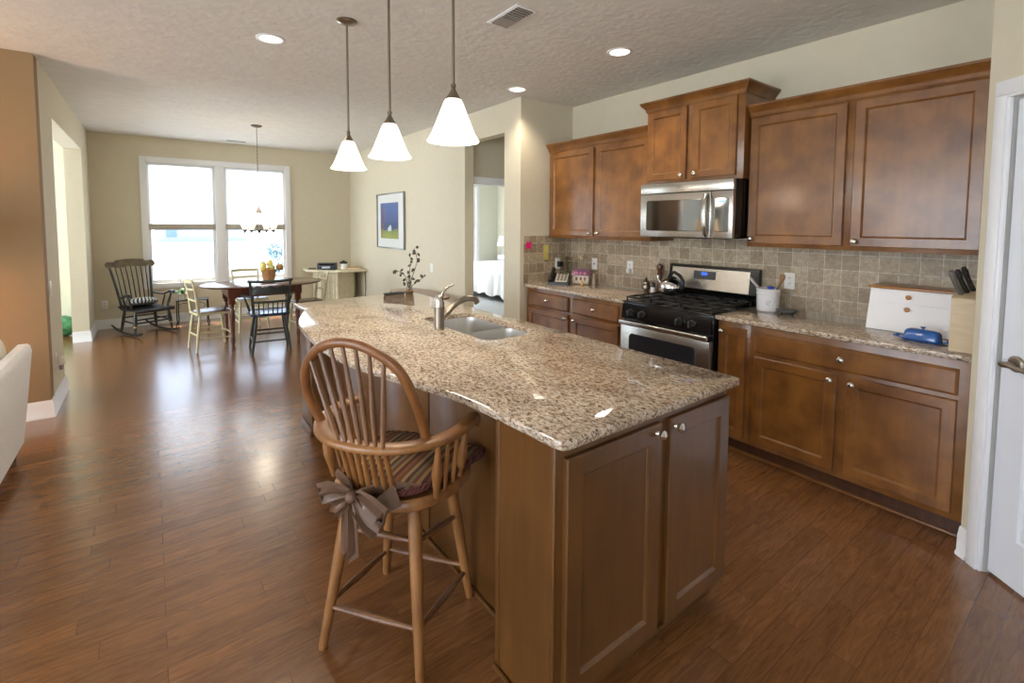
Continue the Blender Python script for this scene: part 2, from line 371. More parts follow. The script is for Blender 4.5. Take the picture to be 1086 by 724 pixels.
# pantry corner: return wall and the 40 degree wall with the door
KX, KY = 2.945, .46
PA = math.radians(220); PDX, PDY = math.sin(math.radians(40))*-1, -math.cos(math.radians(40))   # along the wall, towards the camera
PNX, PNY = PDY, -PDX                                                                               # into the room
if PNX > 0: PNX, PNY = -PNX, -PNY
def pw(s, n=0.): return (KX+PDX*s+PNX*n, KY+PDY*s+PNY*n)
def pbox(mb, s0, s1, n0, n1, z0, z1, bev=0):
    return mb.prism([pw(s0, n0), pw(s1, n0), pw(s1, n1), pw(s0, n1)], z0, z1, bev)
mb = MB()
pbox(mb, 0, .118, -.11, 0, 0, H); pbox(mb, .838, 1.16, -.11, 0, 0, H); pbox(mb, .118, .838, -.11, 0, 2.045, H)
mb.prism([pw(0, 0), pw(0, -.11), (XK, .35), (XK, KY)], 0, H)
struct('wall_pantry', mb, WALL, 'cream angled wall beside the white door')
ex, ey = pw(1.16)
struct('wall_back', MB().box(ex, ex+.12, -2.6, ey, 0, H).box(-5.2, -3.8, -2.72, -2.6, 0, H).box(-1.4, ex+.12, -2.72, -2.6, 0, H).box(-3.8, -1.4, -2.72, -2.6, 2.4, H).box(-3.8, -1.4, -2.72, -2.6, 0, .25), WALL)
struct('wall_living', MB().box(-5.2, -5., -2.6, -1.0, 0, H).box(-5.2, -5., 3.4, 5.06, 0, H).box(-5.2, -5., -1., 3.4, 0, .3).box(-5.2, -5., -1., 3.4, 2.4, H), WALL)

# baseboards
BBP = [(0, 0), (.022, 0), (.022, .012), (.016, .02), (.014, .095), (.010, .112), (.010, .118), (.005, .134), (0, .134)]
def baseboard(name, path, parent=None):
    return struct(name, MB().sweep(path, BBP), TRIM, ang=50)
baseboard('baseboard_left', [(XL-.165, 5.80), (XL, 5.80), (XL, 5.06), (-1.2, 5.06)])
baseboard('baseboard_far', [(3.061, 4.83), (XP, 4.83), (XP, YF), (XL, YF), (XL, 8.05), (XL-.165, 8.05)])
baseboard('baseboard_stub', [(2.975, YS), (XP, YS), (XP, 4.05), (3.061, 4.05)])
baseboard('baseboard_den', [(XL-.17, YF), (-3.7, YF)])
baseboard('baseboard_pantry', [pw(.048), pw(0)])

# far double window: casing, mullion, sashes, panes, sill
win = struct('window_1', MB().box(-.10, -.02, 8.835, YF, .53, 2.475, .004).box(1.84, 1.925, 8.835, YF, .53, 2.475, .004).box(-.02, 1.84, 8.835, YF, 2.39, 2.475, .004).box(-.02, 1.84, 8.835, YF, .53, .605, .004)
             .box(.832, .954, 8.84, 8.97, .60, 2.40, .004), TRIM, 'tall white double window of the dining area')
for x0, x1 in ((-.03, .832), (.954, 1.85)):
    MB().box(x0, x0+.045, 8.90, 8.965, .60, 2.40, .003).box(x1-.045, x1, 8.90, 8.965, .60, 2.40, .003).box(x0+.045, x1-.045, 8.90, 8.965, .60, .655, .003).box(x0+.045, x1-.045, 8.90, 8.965, 2.35, 2.40, .003).build('sash', TRIM, win)
    MB().box(x0+.04, x1-.04, 8.928, 8.934, .65, 2.355).build('pane', GLASS, win)
SHADEF = bpy.data.materials.new('shade_fabric'); SHADEF.use_nodes = True
t = SHADEF.node_tree; b = t.nodes['Principled BSDF']; setp(b, Roughness=.9); b.inputs['Base Color'].default_value = lin((240, 238, 230))
tl = N(t, 'ShaderNodeBsdfTranslucent'); tl.inputs[0].default_value = (.95, .94, .92, 1); mx = N(t, 'ShaderNodeMixShader'); mx.inputs[0].default_value = .75
t.links.new(b.outputs[0], mx.inputs[1]); t.links.new(tl.outputs[0], mx.inputs[2]); t.links.new(mx.outputs[0], t.nodes['Material Output'].inputs[0])
RAILM = plain('shade_rail', (178, 170, 154), .5)
for i, (x0, x1) in enumerate(((-.015, .822), (.966, 1.835))):
    r = thing('window_shade', ['white pulled-down shade in the left half of the double window', 'white pulled-down shade behind the chandelier in the right half of the window'][i], 'window shade', ((x0+x1)/2, 8.88, 1.4), 0, 'half-lowered white shades on the dining window')
    pl = []
    n = 40
    for k in range(n+1):
        z = 1.49+(2.355-1.49)*k/n; pl.append((8.888+(.002 if k % 2 else -.002), z))
    m = MB()
    for k in range(n):
        (ya, za), (yb, zb) = pl[k], pl[k+1]; m.face([(x0, ya, za), (x1, ya, za), (x1, yb, zb), (x0, yb, zb)])
    bmesh.ops.remove_doubles(m.bm, verts=m.bm.verts[:], dist=1e-5)
    m.build('shade_fabric', SHADEF, r, world=True)
    MB().box(x0, x1, 8.868, 8.898, 1.400, 1.49, .006).build('bottom_rail', RAILM, r, world=True)
    MB().box(x0, x1, 8.868, 8.898, 2.355, 2.385, .004).build('head_rail', TRIM, r, world=True)
# bedroom window, hall door casing, unseen living-room and den windows (two added for light)
bw = struct('window_2', MB().box(5.12, 5.2, 9.975, 10., .55, 2.49, .004).box(6.40, 6.49, 9.975, 10., .55, 2.49, .004).box(5.2, 6.4, 9.975, 10., 2.41, 2.49, .004).box(5.2, 6.4, 9.975, 10., .55, .62, .004)
             .box(5.2, 6.4, 10.03, 10.07, 1.47, 1.53, .004).box(6.35, 6.40, 10.03, 10.07, .6, 2.42).box(5.2, 5.25, 10.03, 10.07, .6, 2.42).box(5.78, 5.82, 10.04, 10.06, .6, 2.42), TRIM, 'bright bedroom window seen through the doorway')
MB().box(5.25, 6.35, 10.046, 10.05, .6, 2.42).build('pane', GLASS, bw)
struct('trim_1', MB().box(3.93, 3.95, 4.88, 5.02, 0, 2.01).box(3.062, 3.93, 4.88, 5.02, 1.99, 2.01)
       .box(3.94, 4.02, 4.865, 4.889, 0, 2.00).box(3.063, 4.02, 4.862, 4.889, 2.00, 2.075, .004), TRIM, 'white casing over the bedroom door in the hall')
def livwin(name, mk, n):
    o = None
    m = MB(); g = MB()
    mk(m, g)
    o = struct(name, m, TRIM); g.build('pane', GLASS, o); return o
def _w3(m, g):
    for x in (-4.15, -2.76, -1.36): m.box(x, x+.06, 5.09, 5.17, .35, 2.4)
    m.box(-4.09, -1.36, 5.09, 5.17, .35, .41); m.box(-4.09, -1.36, 5.09, 5.17, 2.34, 2.4); g.box(-4.1, -1.35, 5.128, 5.132, .4, 2.35)
    m.box(-4.23, -4.15, 5.035, 5.06, .28, 2.48); m.box(-1.3, -1.22, 5.035, 5.06, .28, 2.48); m.box(-4.15, -1.3, 5.035, 5.06, 2.4, 2.48); m.box(-4.15, -1.3, 5.03, 5.06, .28, .35)
livwin('window_3', _w3, 2)
def _w4(m, g):
    for x in (-3.1, -2.17, -1.24): m.box(x, x+.06, 8.89, 8.95, .3, 2.4)
    m.box(-3.04, -1.24, 8.89, 8.95, .3, .36); m.box(-3.04, -1.24, 8.89, 8.95, 2.34, 2.4); g.box(-3.05, -1.2, 8.918, 8.922, .35, 2.35)
livwin('window_4', _w4, 2)
def _w7(m, g):  # added unseen den window, put in to carry the den fill lamp
    for y in (5.9, 6.97, 8.04): m.box(-3.79, -3.73, y, y+.06, .5, 2.4)
    m.box(-3.79, -3.73, 5.96, 8.04, .5, .56); m.box(-3.79, -3.73, 5.96, 8.04, 2.34, 2.4); g.box(-3.762, -3.758, 5.95, 8.05, .55, 2.35)
livwin('added_window_7', _w7, 2)
def _w5(m, g):
    for y in (-1., .45, 1.9, 3.34): m.box(-5.14, -5.06, y, y+.06, .3, 2.4)
    m.box(-5.14, -5.06, -.94, 3.34, .3, .36); m.box(-5.14, -5.06, -.94, 3.34, 2.34, 2.4); g.box(-5.102, -5.098, -.95, 3.35, .35, 2.35)
livwin('window_5', _w5, 2)
def _w6(m, g):  # added unseen window behind the camera, put in for more light
    for x in (-3.8, -2.63, -1.46): m.box(x, x+.06, -2.7, -2.62, .25, 2.4)
    m.box(-3.74, -1.46, -2.7, -2.62, .25, .31); m.box(-3.74, -1.46, -2.7, -2.62, 2.34, 2.4); g.box(-3.75, -1.45, -2.662, -2.658, .3, 2.35)
livwin('added_window_6', _w6, 2)

# pantry door: casing (trim_2), slab with recessed panels, lever
m = MB()
pbox(m, .048, .118, 0, .018, 0, 2.045, .004); pbox(m, .838, .908, 0, .018, 0, 2.045, .004); pbox(m, .048, .908, 0, .018, 2.045, 2.12, .004)
pbox(m, .060, .108, .018, .026, 0, 2.055, .003); pbox(m, .848, .896, .018, .026, 0, 2.055, .003); pbox(m, .060, .896, .018, .026, 2.057, 2.108, .003)
pbox(m, .106, .118, -.11, 0, 0, 2.045); pbox(m, .838, .850, -.11, 0, 0, 2.045)
struct('trim_2', m, TRIM, 'white casing around the pantry door')
def panel_rings(a0, a1, z0, z1, t, f, depth, mp, fz0=None, fz1=None):
    """framed panel front: outer edge, face, sloped step, raised field"""
    def ring(ia, iz0, iz1, d): return [mp(a0+ia, z0+iz0, d), mp(a1-ia, z0+iz0, d), mp(a1-ia, z1-iz1, d), mp(a0+ia, z1-iz1, d)]
    fz0 = f if fz0 is None else fz0; fz1 = f if fz1 is None else fz1
    return [ring(0, 0, 0, 0), ring(0, 0, 0, t-.004), ring(.004, .004, .004, t), ring(f, fz0, fz1, t), ring(f+.004, fz0+.004, fz1+.004, t-.003), ring(f+.010, fz0+.010, fz1+.010, t-depth)]
dmap = lambda a, z, d: pw(a, -.055+d)+(z,)
dr = struct('door_1', MB().loops([[dmap(.120, .012, 0), dmap(.836, .012, 0), dmap(.836, 2.035, 0), dmap(.120, 2.035, 0)], [dmap(.120, .012, .03), dmap(.836, .012, .03), dmap(.836, 2.035, .03), dmap(.120, 2.035, .03)]]), DOORW, 'white panelled pantry door at the right edge')
for z0, z1 in ((.012, .95), (.95, 2.035)):
    mm = lambda a, z, d: pw(a, -.025+d)+(z,)
    MB().loops(panel_rings(.120, .836, z0, z1, .012, .115, .010, mm, .20 if z0 < .1 else .06, .06 if z0 < .1 else .12)).build('door_panel', DOORW, dr)
hz = .945
m = MB()
def pv(s, n, z): x, y = pw(s, n); return Vector((x, y, z))
m.tube([pv(.19, -.013, hz), pv(.19, -.006, hz), pv(.19, .0, hz)], [.034, .034, .026], 24)
m.tube([pv(.19, 0, hz), pv(.19, .038, hz), pv(.192, .05, hz), pv(.205, .056, hz+.001), pv(.23, .057, hz+.004), pv(.27, .055, hz-.002), pv(.31, .052, hz-.006)], [.011, .010, .012, .012, .010, .009, .007], 14)
m.build('door_handle', BRONZE, dr, label='satin lever handle')

# tile backsplash
struct('trim_3', MB().box(XK-.008, XK, KY+.002, YS-.008, .9, 1.40), TILEX, 'stone tile backsplash along the kitchen wall')
struct('trim_4', MB().box(2.985, XK-.008, YS-.008, YS, .9, 1.395), TILEY, 'stone tile backsplash on the short end wall')

# ---------------------------------------------------------------- outdoors
GRASS = plain('dry_lawn', (208, 212, 206), 1, var=.12, scale=1.2)
struct('ground', MB().loops([[(-60, 10.2, -.35), (60, 10.2, -.35), (60, 90, 2.2), (-60, 90, 2.2)], [(-60, 10.2, -.3), (60, 10.2, -.3), (60, 90, 2.3), (-60, 90, 2.3)]])
       .box(-60, -5.3, -40, 10.2, -.4, -.3).box(-5.3, 60, -40, -2.9, -.4, -.3), GRASS, 'sunlit lawn outside the windows')
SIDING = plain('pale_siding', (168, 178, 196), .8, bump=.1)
bl = thing('house', 'pale blue distant house seen through the left window pane', 'house', (2.4, 34, .5))
MB().box(.2, 4.6, 33, 37, .2, 1.45).build('wall', SIDING, bl, world=True)
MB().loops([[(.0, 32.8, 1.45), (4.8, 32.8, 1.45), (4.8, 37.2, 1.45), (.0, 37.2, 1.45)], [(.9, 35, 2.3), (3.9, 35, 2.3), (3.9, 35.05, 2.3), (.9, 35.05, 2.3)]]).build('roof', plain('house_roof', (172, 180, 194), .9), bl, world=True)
MB().box(.7, 1.2, 32.96, 33, .7, 1.2).build('window', plain('house_window', (110, 130, 164), .3), bl, world=True)
def leafball(m, c, R, n, s, rnd):
    for k in range(n):
        d = Vector((rnd.gauss(0, 1), rnd.gauss(0, 1), rnd.gauss(0, 1))).normalized()*R*rnd.random()**.4
        p = Vector(c)+Vector((d.x, d.y, d.z*1.1)); u = Vector((rnd.gauss(0, 1), rnd.gauss(0, 1), rnd.gauss(0, 1))).normalized(); v = u.orthogonal().normalized()
        m.face([p-u*s, p+v*s*.5, p+u*s, p-v*s*.5])
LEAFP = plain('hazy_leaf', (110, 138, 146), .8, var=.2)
sh = thing('shrub', 'pale leafy shrub outside the right window pane', 'shrub', (2.45, 12.4, -.28))
rn = random.Random(3); m = MB()
for c, R in (((2.5, 12.4, .35), .38), ((2.65, 12.5, .75), .3), ((2.35, 12.4, .85), .22), ((2.8, 12.3, .3), .35)): leafball(m, c, R, 130, .05, rn)
m.build('foliage', LEAFP, sh, world=True)
m = MB()
for x, y, z in ((2.5, 12.4, .6), (2.65, 12.5, .9), (2.35, 12.4, .95)): m.tube([(2.5, 12.4, -.3), ((2.5+x)/2, 12.42, (z-.3)/2), (x, y, z)], [.03, .02, .008], 6)
m.build('stem', plain('shrub_stem', (96, 84, 74), .9), sh, world=True)
# ---------------------------------------------------------------- kitchen cabinets
def xmap(xf): return lambda a, z, d: (xf-d, a, z)          # panels that face -X, a = Y
def ymap(yf): return lambda a, z, d: (a, yf-d, z)          # panels that face -Y, a = X
def knob(parent, p, out, mat=NICKEL):
    p = Vector(p); o = Vector(out)
    MB().tube([p, p+o*.004, p+o*.008, p+o*.016, p+o*.019, p+o*.025, p+o*.030, p+o*.032], [.011, .010, .0065, .007, .0155, .0175, .013, .005], 16).build('knob', mat, parent, world=True)
def shaker(parent, name, a0, a1, z0, z1, mp, mat, f=.051, depth=.010, t=.02, kn=None, out=(-1, 0, 0), km=NICKEL):
    d = MB().loops(panel_rings(a0, a1, z0, z1, t, f, depth, mp)).build(name, mat, parent, world=True, ang=20)
    if kn: knob(d, mp(kn[0], kn[1], t), out, km)
    return d
def slabfront(parent, name, a0, a1, z0, z1, mp, mat, kn=None, out=(-1, 0, 0), t=.02):
    def ring(i, d): return [mp(a0+i, z0+i, d), mp(a1-i, z0+i, d), mp(a1-i, z1-i, d), mp(a0+i, z1-i, d)]
    d = MB().loops([ring(0, 0), ring(0, t-.008), ring(.006, t-.003), ring(.012, t)]).build(name, mat, parent, world=True, ang=20)
    if kn: knob(d, mp(kn[0], kn[1], t), out)
    return d
CROWN = [(0, 0), (.004, 0), (.010, .010), (.012, .022), (.020, .034), (.034, .050), (.042, .062), (.046, .064), (.046, .078), (0, .078)]
def crown(parent, path, z, sc_=1.):
    MB().sweep(path, [(o*sc_, z+h*sc_) for o, h in CROWN]).build('crown_moulding', CAB, parent, world=True, ang=30)
# wall cabinets
def frame_body(mb, x0, y0, y1, z0, z1, st=.04):
    mb.box(x0+.019, XK-.001, y0, y1, z0, z1); return mb.box(x0, x0+.019, y0, y1, z0, z1, .0015)
c = thing('wall_cabinet', 'two-door wall cabinet left of the microwave, against the short end wall', 'cabinet', (3.48, 3.13, 1.375), 0, 'stained wood wall cabinets')
frame_body(MB(), 3.314, 2.50, 3.764, 1.375, 2.246).build('body', CAB, c, world=True)
shaker(c, 'door', 3.142, 3.735, 1.402, 2.228, xmap(3.314), CAB, kn=(3.172, 1.432))
shaker(c, 'door', 2.512, 3.105, 1.402, 2.228, xmap(3.314), CAB, kn=(3.075, 1.432))
crown(c, [(3.314, 2.501), (3.314, 3.775)], 2.246)
c = thing('wall_cabinet', 'raised small two-door wall cabinet above the microwave', 'cabinet', (3.44, 2.09, 1.832), 0, 'stained wood wall cabinets')
MB().box(3.259, XK-.001, 1.695, 2.495, 1.832, 2.41).box(3.24, 3.259, 1.695, 2.495, 1.832, 2.41, .0015).build('body', CAB, c, world=True)
shaker(c, 'door', 2.128, 2.478, 1.858, 2.402, xmap(3.24), CAB, kn=(2.160, 1.890))
shaker(c, 'door', 1.742, 2.078, 1.858, 2.402, xmap(3.24), CAB, kn=(2.046, 1.890))
crown(c, [(XK-.002, 1.695), (3.24, 1.695), (3.24, 2.495), (XK-.002, 2.495)], 2.405)
c = thing('wall_cabinet', 'widest two-door wall cabinet right of the microwave, beside the white door', 'cabinet', (3.48, 1.08, 1.375), 0, 'stained wood wall cabinets')
frame_body(MB(), 3.314, .465, 1.692, 1.366, 2.246).build('body', CAB, c, world=True)
shaker(c, 'door', 1.112, 1.680, 1.390, 2.235, xmap(3.314), CAB, kn=(1.652, 1.420))
shaker(c, 'door', .512, 1.072, 1.390, 2.235, xmap(3.314), CAB, kn=(1.045, 1.420))
crown(c, [(3.314, .466), (3.314, 1.692)], 2.246)
# base cabinets
def base_cab(label, y0, y1, mk):
    c = thing('base_cabinet', label, 'cabinet', (3.34, (y0+y1)/2, 0), 0, 'stained wood base cabinets')
    MB().box(3.051, XK-.01, y0, y1, .105, .883).box(3.032, 3.051, y0, y1, .105, .883, .0015).build('body', CAB, c, world=True)
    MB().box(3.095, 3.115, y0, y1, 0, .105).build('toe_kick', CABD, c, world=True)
    MB().tube([(3.086, y0, .009), (3.086, y1, .009)], [.009, .009], 8).box(3.086, 3.095, y0, y1, 0, .018).build('shoe_moulding', CAB, c, world=True)
    mk(c)
def _r(c):
    slabfront(c, 'drawer', .512, 1.468, .712, .838, xmap(3.032), CAB, (.99, .777))
    shaker(c, 'door', 1.012, 1.468, .138, .688, xmap(3.032), CAB, kn=(1.04, .652)); shaker(c, 'door', .512, .963, .138, .688, xmap(3.032), CAB, kn=(.935, .652))
base_cab('widest base cabinet beside the white door, one long drawer over two doors', .472, 1.500, _r)
base_cab('narrow single-door base cabinet just right of the range', 1.501, 1.718, lambda c: shaker(c, 'door', 1.525, 1.704, .128, .845, xmap(3.032), CAB, f=.05, kn=(1.680, .815)))
def _l(c):
    slabfront(c, 'drawer', 3.158, 3.732, .712, .850, xmap(3.032), CAB, (3.445, .782)); slabfront(c, 'drawer', 2.570, 3.102, .712, .850, xmap(3.032), CAB, (2.836, .782))
    shaker(c, 'door', 3.158, 3.732, .138, .688, xmap(3.032), CAB, kn=(3.188, .652)); shaker(c, 'door', 2.570, 3.102, .138, .688, xmap(3.032), CAB, kn=(3.072, .652))
base_cab('base cabinet left of the range with two drawers above two doors', 2.502, 3.770, _l)

def offset_poly(P, d):
    n = len(P); out = []
    for i in range(n):
        a, b, c2 = Vector(P[i-1]), Vector(P[i]), Vector(P[(i+1) % n])
        d0 = (b-a).normalized(); d1 = (c2-b).normalized(); n0 = Vector((-d0.y, d0.x)); n1 = Vector((-d1.y, d1.x))
        k = (n0+n1)/max(.4, 1+n0.dot(n1)); out.append((b.x+k.x*d, b.y+k.y*d))
    return out
def slab(outer, z0, z1, r, holes=()):
    """stone slab with eased edge; outer is counter-clockwise (left = inside)"""
    m = MB(); bm = m.bm
    lv = []
    prof = [(r, z0), (r*.35, z0+r*.3), (0, z0+r), (0, z1-r), (r*.35, z1-r*.3), (r, z1)]
    for o, z in prof: lv.append([bm.verts.new((x, y, z)) for x, y in offset_poly(outer, o)])
    n = len(outer)
    for a, b in zip(lv, lv[1:]):
        for k in range(n): bm.faces.new((a[k], a[(k+1) % n], b[(k+1) % n], b[k]))
    tops = [lv[-1]]; bots = [lv[0]]
    for hl in holes:
        t_ = [bm.verts.new((x, y, z1)) for x, y in hl]; b_ = [bm.verts.new((x, y, z0)) for x, y in hl]
        for k in range(len(hl)): bm.faces.new((b_[k], b_[(k+1) % len(hl)], t_[(k+1) % len(hl)], t_[k]))
        tops.append(t_); bots.append(b_)
    for grp in (tops, bots):
        es = []
        for L in grp:
            for k in range(len(L)):
                e = bm.edges.get((L[k], L[(k+1) % len(L)])) or bm.edges.new((L[k], L[(k+1) % len(L)])); es.append(e)
        bmesh.ops.triangle_fill(bm, use_beauty=True, use_dissolve=False, edges=es, normal=(0, 0, 1 if grp is tops else -1))
    return m
def rrect(x0, x1, y0, y1, r, n=5):
    P = []
    for cx, cy, a0 in ((x1-r, y0+r, -90), (x1-r, y1-r, 0), (x0+r, y1-r, 90), (x0+r, y0+r, 180)):
        for k in range(n+1):
            a = math.radians(a0+90*k/n); P.append((cx+r*math.cos(a), cy+r*math.sin(a)))
    return P
one('countertop', slab([(XK-.009, KY+.004), (XK-.009, 1.722), (2.994, 1.722), (2.994, .50), (2.962, KY+.004)], .884, .914, .006), GRAN, 'granite countertop between the range and the white door', 'countertop', group='granite countertops')
one('countertop', slab([(XK-.009, 2.494), (XK-.009, YS-.009), (2.994, YS-.009), (2.994, 2.494)], .884, .914, .006), GRAN, 'granite countertop left of the range carrying the phone', 'countertop', group='granite countertops')

# ---------------------------------------------------------------- range
KNOBM = plain('burner_knob_grey', (66, 64, 64), .3, .3, var=.1)
g = thing('gas_range', 'stainless steel and black gas range with a kettle on top', 'stove', (3.28, 2.11, 0))
RY0, RY1 = 1.727, 2.489
MB().box(2.985, XK-.02, RY0, RY1, .02, .905, .003).build('body', BLACK, g, world=True)
d = MB().box(2.945, 2.984, RY0+.006, RY1-.004, .235, .732, .005).build('oven_door', STEEL, g, world=True)
MB().loops([[(2.9445, *p) for p in rrect(1.83, 2.40, .33, .675, .03)], [(2.938, *p) for p in rrect(1.834, 2.396, .334, .671, .03)]]).build('oven_window', OVENGL, d, world=True)
m = MB().box(2.918, 2.944, RY0+.008, RY1-.002, .740, .772, .007, 3); m.box(2.940, 2.984, 1.76, 1.79, .745, .768, .002).box(2.940, 2.984, 2.43, 2.46, .745, .768, .002); m.build('door_handle', STEEL, d, world=True)
MB().box(2.948, 2.984, RY0+.006, RY1-.004, .05, .225, .006).build('drawer', STEEL, g, world=True)
m = MB().loops([[(2.955, y, .782), (2.985, y, .782), (2.985, y, .895), (2.968, y, .895)] for y in (RY0+.002, RY1-.002)]); m.build('control_panel', BLACK, g, world=True)
for y in (2.392, 2.286, 1.968, 1.868):
    k = MB().tube([(2.962, y, .838), (2.950, y, .836), (2.948, y, .8355), (2.938, y, .834)], [.026, .025, .019, .018], 20)
    k.box(2.908, 2.940, y-.008, y+.008, .812, .858, .004); k.build('control_knob', KNOBM, g, world=True, label='dark grey burner knob')
MB().box(2.968, 3.55, RY0, RY1, .905, .918, .005).build('cooktop', BLACK, g, world=True)
for y in (1.95, 2.27):
    for x in (3.12, 3.41): MB().lathe([(.055, .918), (.055, .926), (.042, .928), (.040, .936), (.03, .938)], (x, y, 0), 20).build('burner', IRON, g, world=True)
MB().lathe([(.04, .918), (.04, .928), (.03, .934)], (3.27, 2.11, 0), 20).build('burner', IRON, g, world=True)
for y0, y1 in ((1.745, 1.975), (1.99, 2.225), (2.24, 2.472)):
    m = MB(); gz0, gz1 = .938, .952
    m.box(2.99, 3.53, y0, y0+.014, gz0, gz1, .003).box(2.99, 3.53, y1-.014, y1, gz0, gz1, .003).box(2.99, 3.004, y0, y1, gz0, gz1, .003).box(3.516, 3.53, y0, y1, gz0, gz1, .003)
    ym = (y0+y1)/2
    m.box(2.99, 3.53, ym-.006, ym+.006, gz0, gz1, .002).box(3.255, 3.269, y0, y1, gz0, gz1, .002)
    for x in (3.12, 3.41): m.box(x-.006, x+.006, y0, y1, gz0, gz1, .002)
    for x in (2.997, 3.523):
        for y in (y0+.007, y1-.007): m.cyl((x, y, .917), (x, y, .94), .007, n=8)
    m.build('grate', IRON, g, world=True)
# back guard with display
m = MB()
prof = [(3.535, .918), (3.535, .965), (3.56, .99), (3.585, 1.178), (3.61, 1.185), (3.622, 1.175), (3.622, .918)]
for y0, y1 in ((RY0, RY1),): m.loops([[(x, y, z) for x, z in prof] for y in (y0, y1)])
bgd = m.build('backguard', BLACK, g, world=True)
MB().loops([[(3.5625-.003, y, .995), (3.5625+.004, y, .995), (3.5835+.004, y, 1.160), (3.5835-.003, y, 1.160)] for y in (RY0+.065, RY1-.03)]).build('steel_panel', STEEL, bgd, world=True)
def bgq(y0, y1, z0, z1, off):
    f = lambda z: 3.5625+(z-.995)*(.021/.165)-.003-off
    return MB().loops([[(f(z0), y0, z0), (f(z0)+.004, y0, z0), (f(z1)+.004, y0, z1), (f(z1), y0, z1)], [(f(z0), y1, z0), (f(z0)+.004, y1, z0), (f(z1)+.004, y1, z1), (f(z1), y1, z1)]])
bgq(2.062, 2.255, 1.075, 1.140, .002).build('display', plain('display_grey', (74, 76, 78), .3), bgd, world=True)
bgq(2.135, 2.185, 1.108, 1.130, .004).build('clock_digits', emit('blue_digits', (40, 90, 220), 1.2), bgd, world=True)

# ---------------------------------------------------------------- microwave
g = thing('microwave', 'stainless steel over-the-range microwave below the small cabinet', 'microwave', (3.4, 2.085, 1.42))
MY0, MY1 = 1.705, 2.468
MB().box(3.175, XK-.012, MY0, MY1, 1.42, 1.828, .003).box(3.20, 3.5, 1.8, 2.35, 1.412, 1.421).build('body', BLACK, g, world=True)
MB().box(3.14, 3.174, MY0, MY1, 1.752, 1.828, .004).build('vent_panel', STEEL, g, world=True)
d = MB().box(3.14, 3.174, 1.866, MY1, 1.42, 1.748, .004).build('door', STEEL, g, world=True)
MB().loops([[(3.1395, *p) for p in rrect(1.905, 2.412, 1.466, 1.698, .018)], [(3.1345, *p) for p in rrect(1.909, 2.408, 1.470, 1.694, .018)]]).build('window', BLACKGL, d, world=True)
MB().tube([(3.138, 1.895, 1.735), (3.112, 1.892, 1.71), (3.098, 1.892, 1.65), (3.095, 1.892, 1.585), (3.098, 1.892, 1.52), (3.112, 1.892, 1.455), (3.138, 1.895, 1.432)], [.009, .011, .012, .012, .012, .011, .009], 12, ry=[.014, .017, .019, .019, .019, .017, .014], up=(0, 1, 0)).build('handle', STEEL, d, world=True)
p = MB().box(3.14, 3.174, MY0, 1.862, 1.42, 1.748, .004).build('control_panel', STEEL, g, world=True)
MB().loops([[(3.1395, *q) for q in rrect(1.733, 1.832, 1.465, 1.700, .012)], [(3.1355, *q) for q in rrect(1.736, 1.829, 1.468, 1.697, .012)]]).build('keypad', BLACKGL, p, world=True)
MB().box(3.1335, 3.136, 1.757, 1.806, 1.664, 1.684).build('display', emit('pale_display', (150, 190, 220), .5), p, world=True)
m = MB()
for i, (dy, dz, wd) in enumerate(((0, .006, .007), (.012, .006, .007), (.024, .006, .007), (.006, -.006, .006), (.018, -.006, .005))): m.box(3.1385, 3.1402, 2.108+dy, 2.108+dy+wd, 1.788+dz, 1.796+dz)
m.build('logo', plain('logo_grey', (120, 116, 112), .4), g, world=True)

# ---------------------------------------------------------------- island
g = thing('kitchen_island', 'dark stained kitchen island cabinet with two end doors', 'kitchen island', (1.4, 2.4, 0))
m = MB().box(1.03, 1.79, 1.271, 3.499, .0, .62).box(1.03, 1.34, 1.271, 3.499, .62, .8839).box(1.73, 1.79, 1.271, 3.499, .62, .8839).box(1.34, 1.73, 1.271, 1.99, .62, .8839).box(1.34, 1.73, 2.77, 3.499, .62, .8839)
m.build('body', ISL, g, world=True)
# near end unit with the two doors, set over a toe kick
MB().box(.903, 1.80, .981, 1.270, .105, .8839, .0015).build('end_unit', ISL, g, world=True)
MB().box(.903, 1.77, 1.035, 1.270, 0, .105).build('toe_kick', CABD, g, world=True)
MB().box(.893, .903, 1.252, 1.274, 0, .8839, .003).box(.893, .903, .981, 1.0, .0, .8839, .002).box(.897, .903, 1.0, 1.252, 0, .8839).build('side_panel', ISL, g, world=True)
MB().box(.883, .893, .985, 1.274, 0, .018, .003).build('shoe_moulding', ISL, g, world=True)
shaker(g, 'door', .925, 1.364, .100, .842, ymap(.981), ISL, f=.062, kn=(1.338, .812), out=(0, -1, 0), km=CHROME)
shaker(g, 'door', 1.412, 1.796, .100, .842, ymap(.981), ISL, f=.062, kn=(1.440, .812), out=(0, -1, 0), km=CHROME)
MB().box(.903, 1.80, 1.023, 1.035, .0, .018, .003).build('shoe_moulding', ISL, g, world=True)
# far end unit
MB().box(.872, 1.79, 3.50, 3.775, 0, .8839, .002).build('end_unit', ISL, g, world=True)
MB().box(.860, .872, 3.494, 3.775, 0, .06, .003).build('base_moulding', ISL, g, world=True)
for y0, y1 in ((1.275, 1.99), (2.005, 2.735), (2.75, 3.495)):
    MB().box(1.018, 1.03, y0, y1, .02, .8839, .002).build('back_panel', ISL, g, world=True)
MB().box(1.005, 1.018, 1.274, 3.49, 0, .018, .003).build('shoe_moulding', ISL, g, world=True)

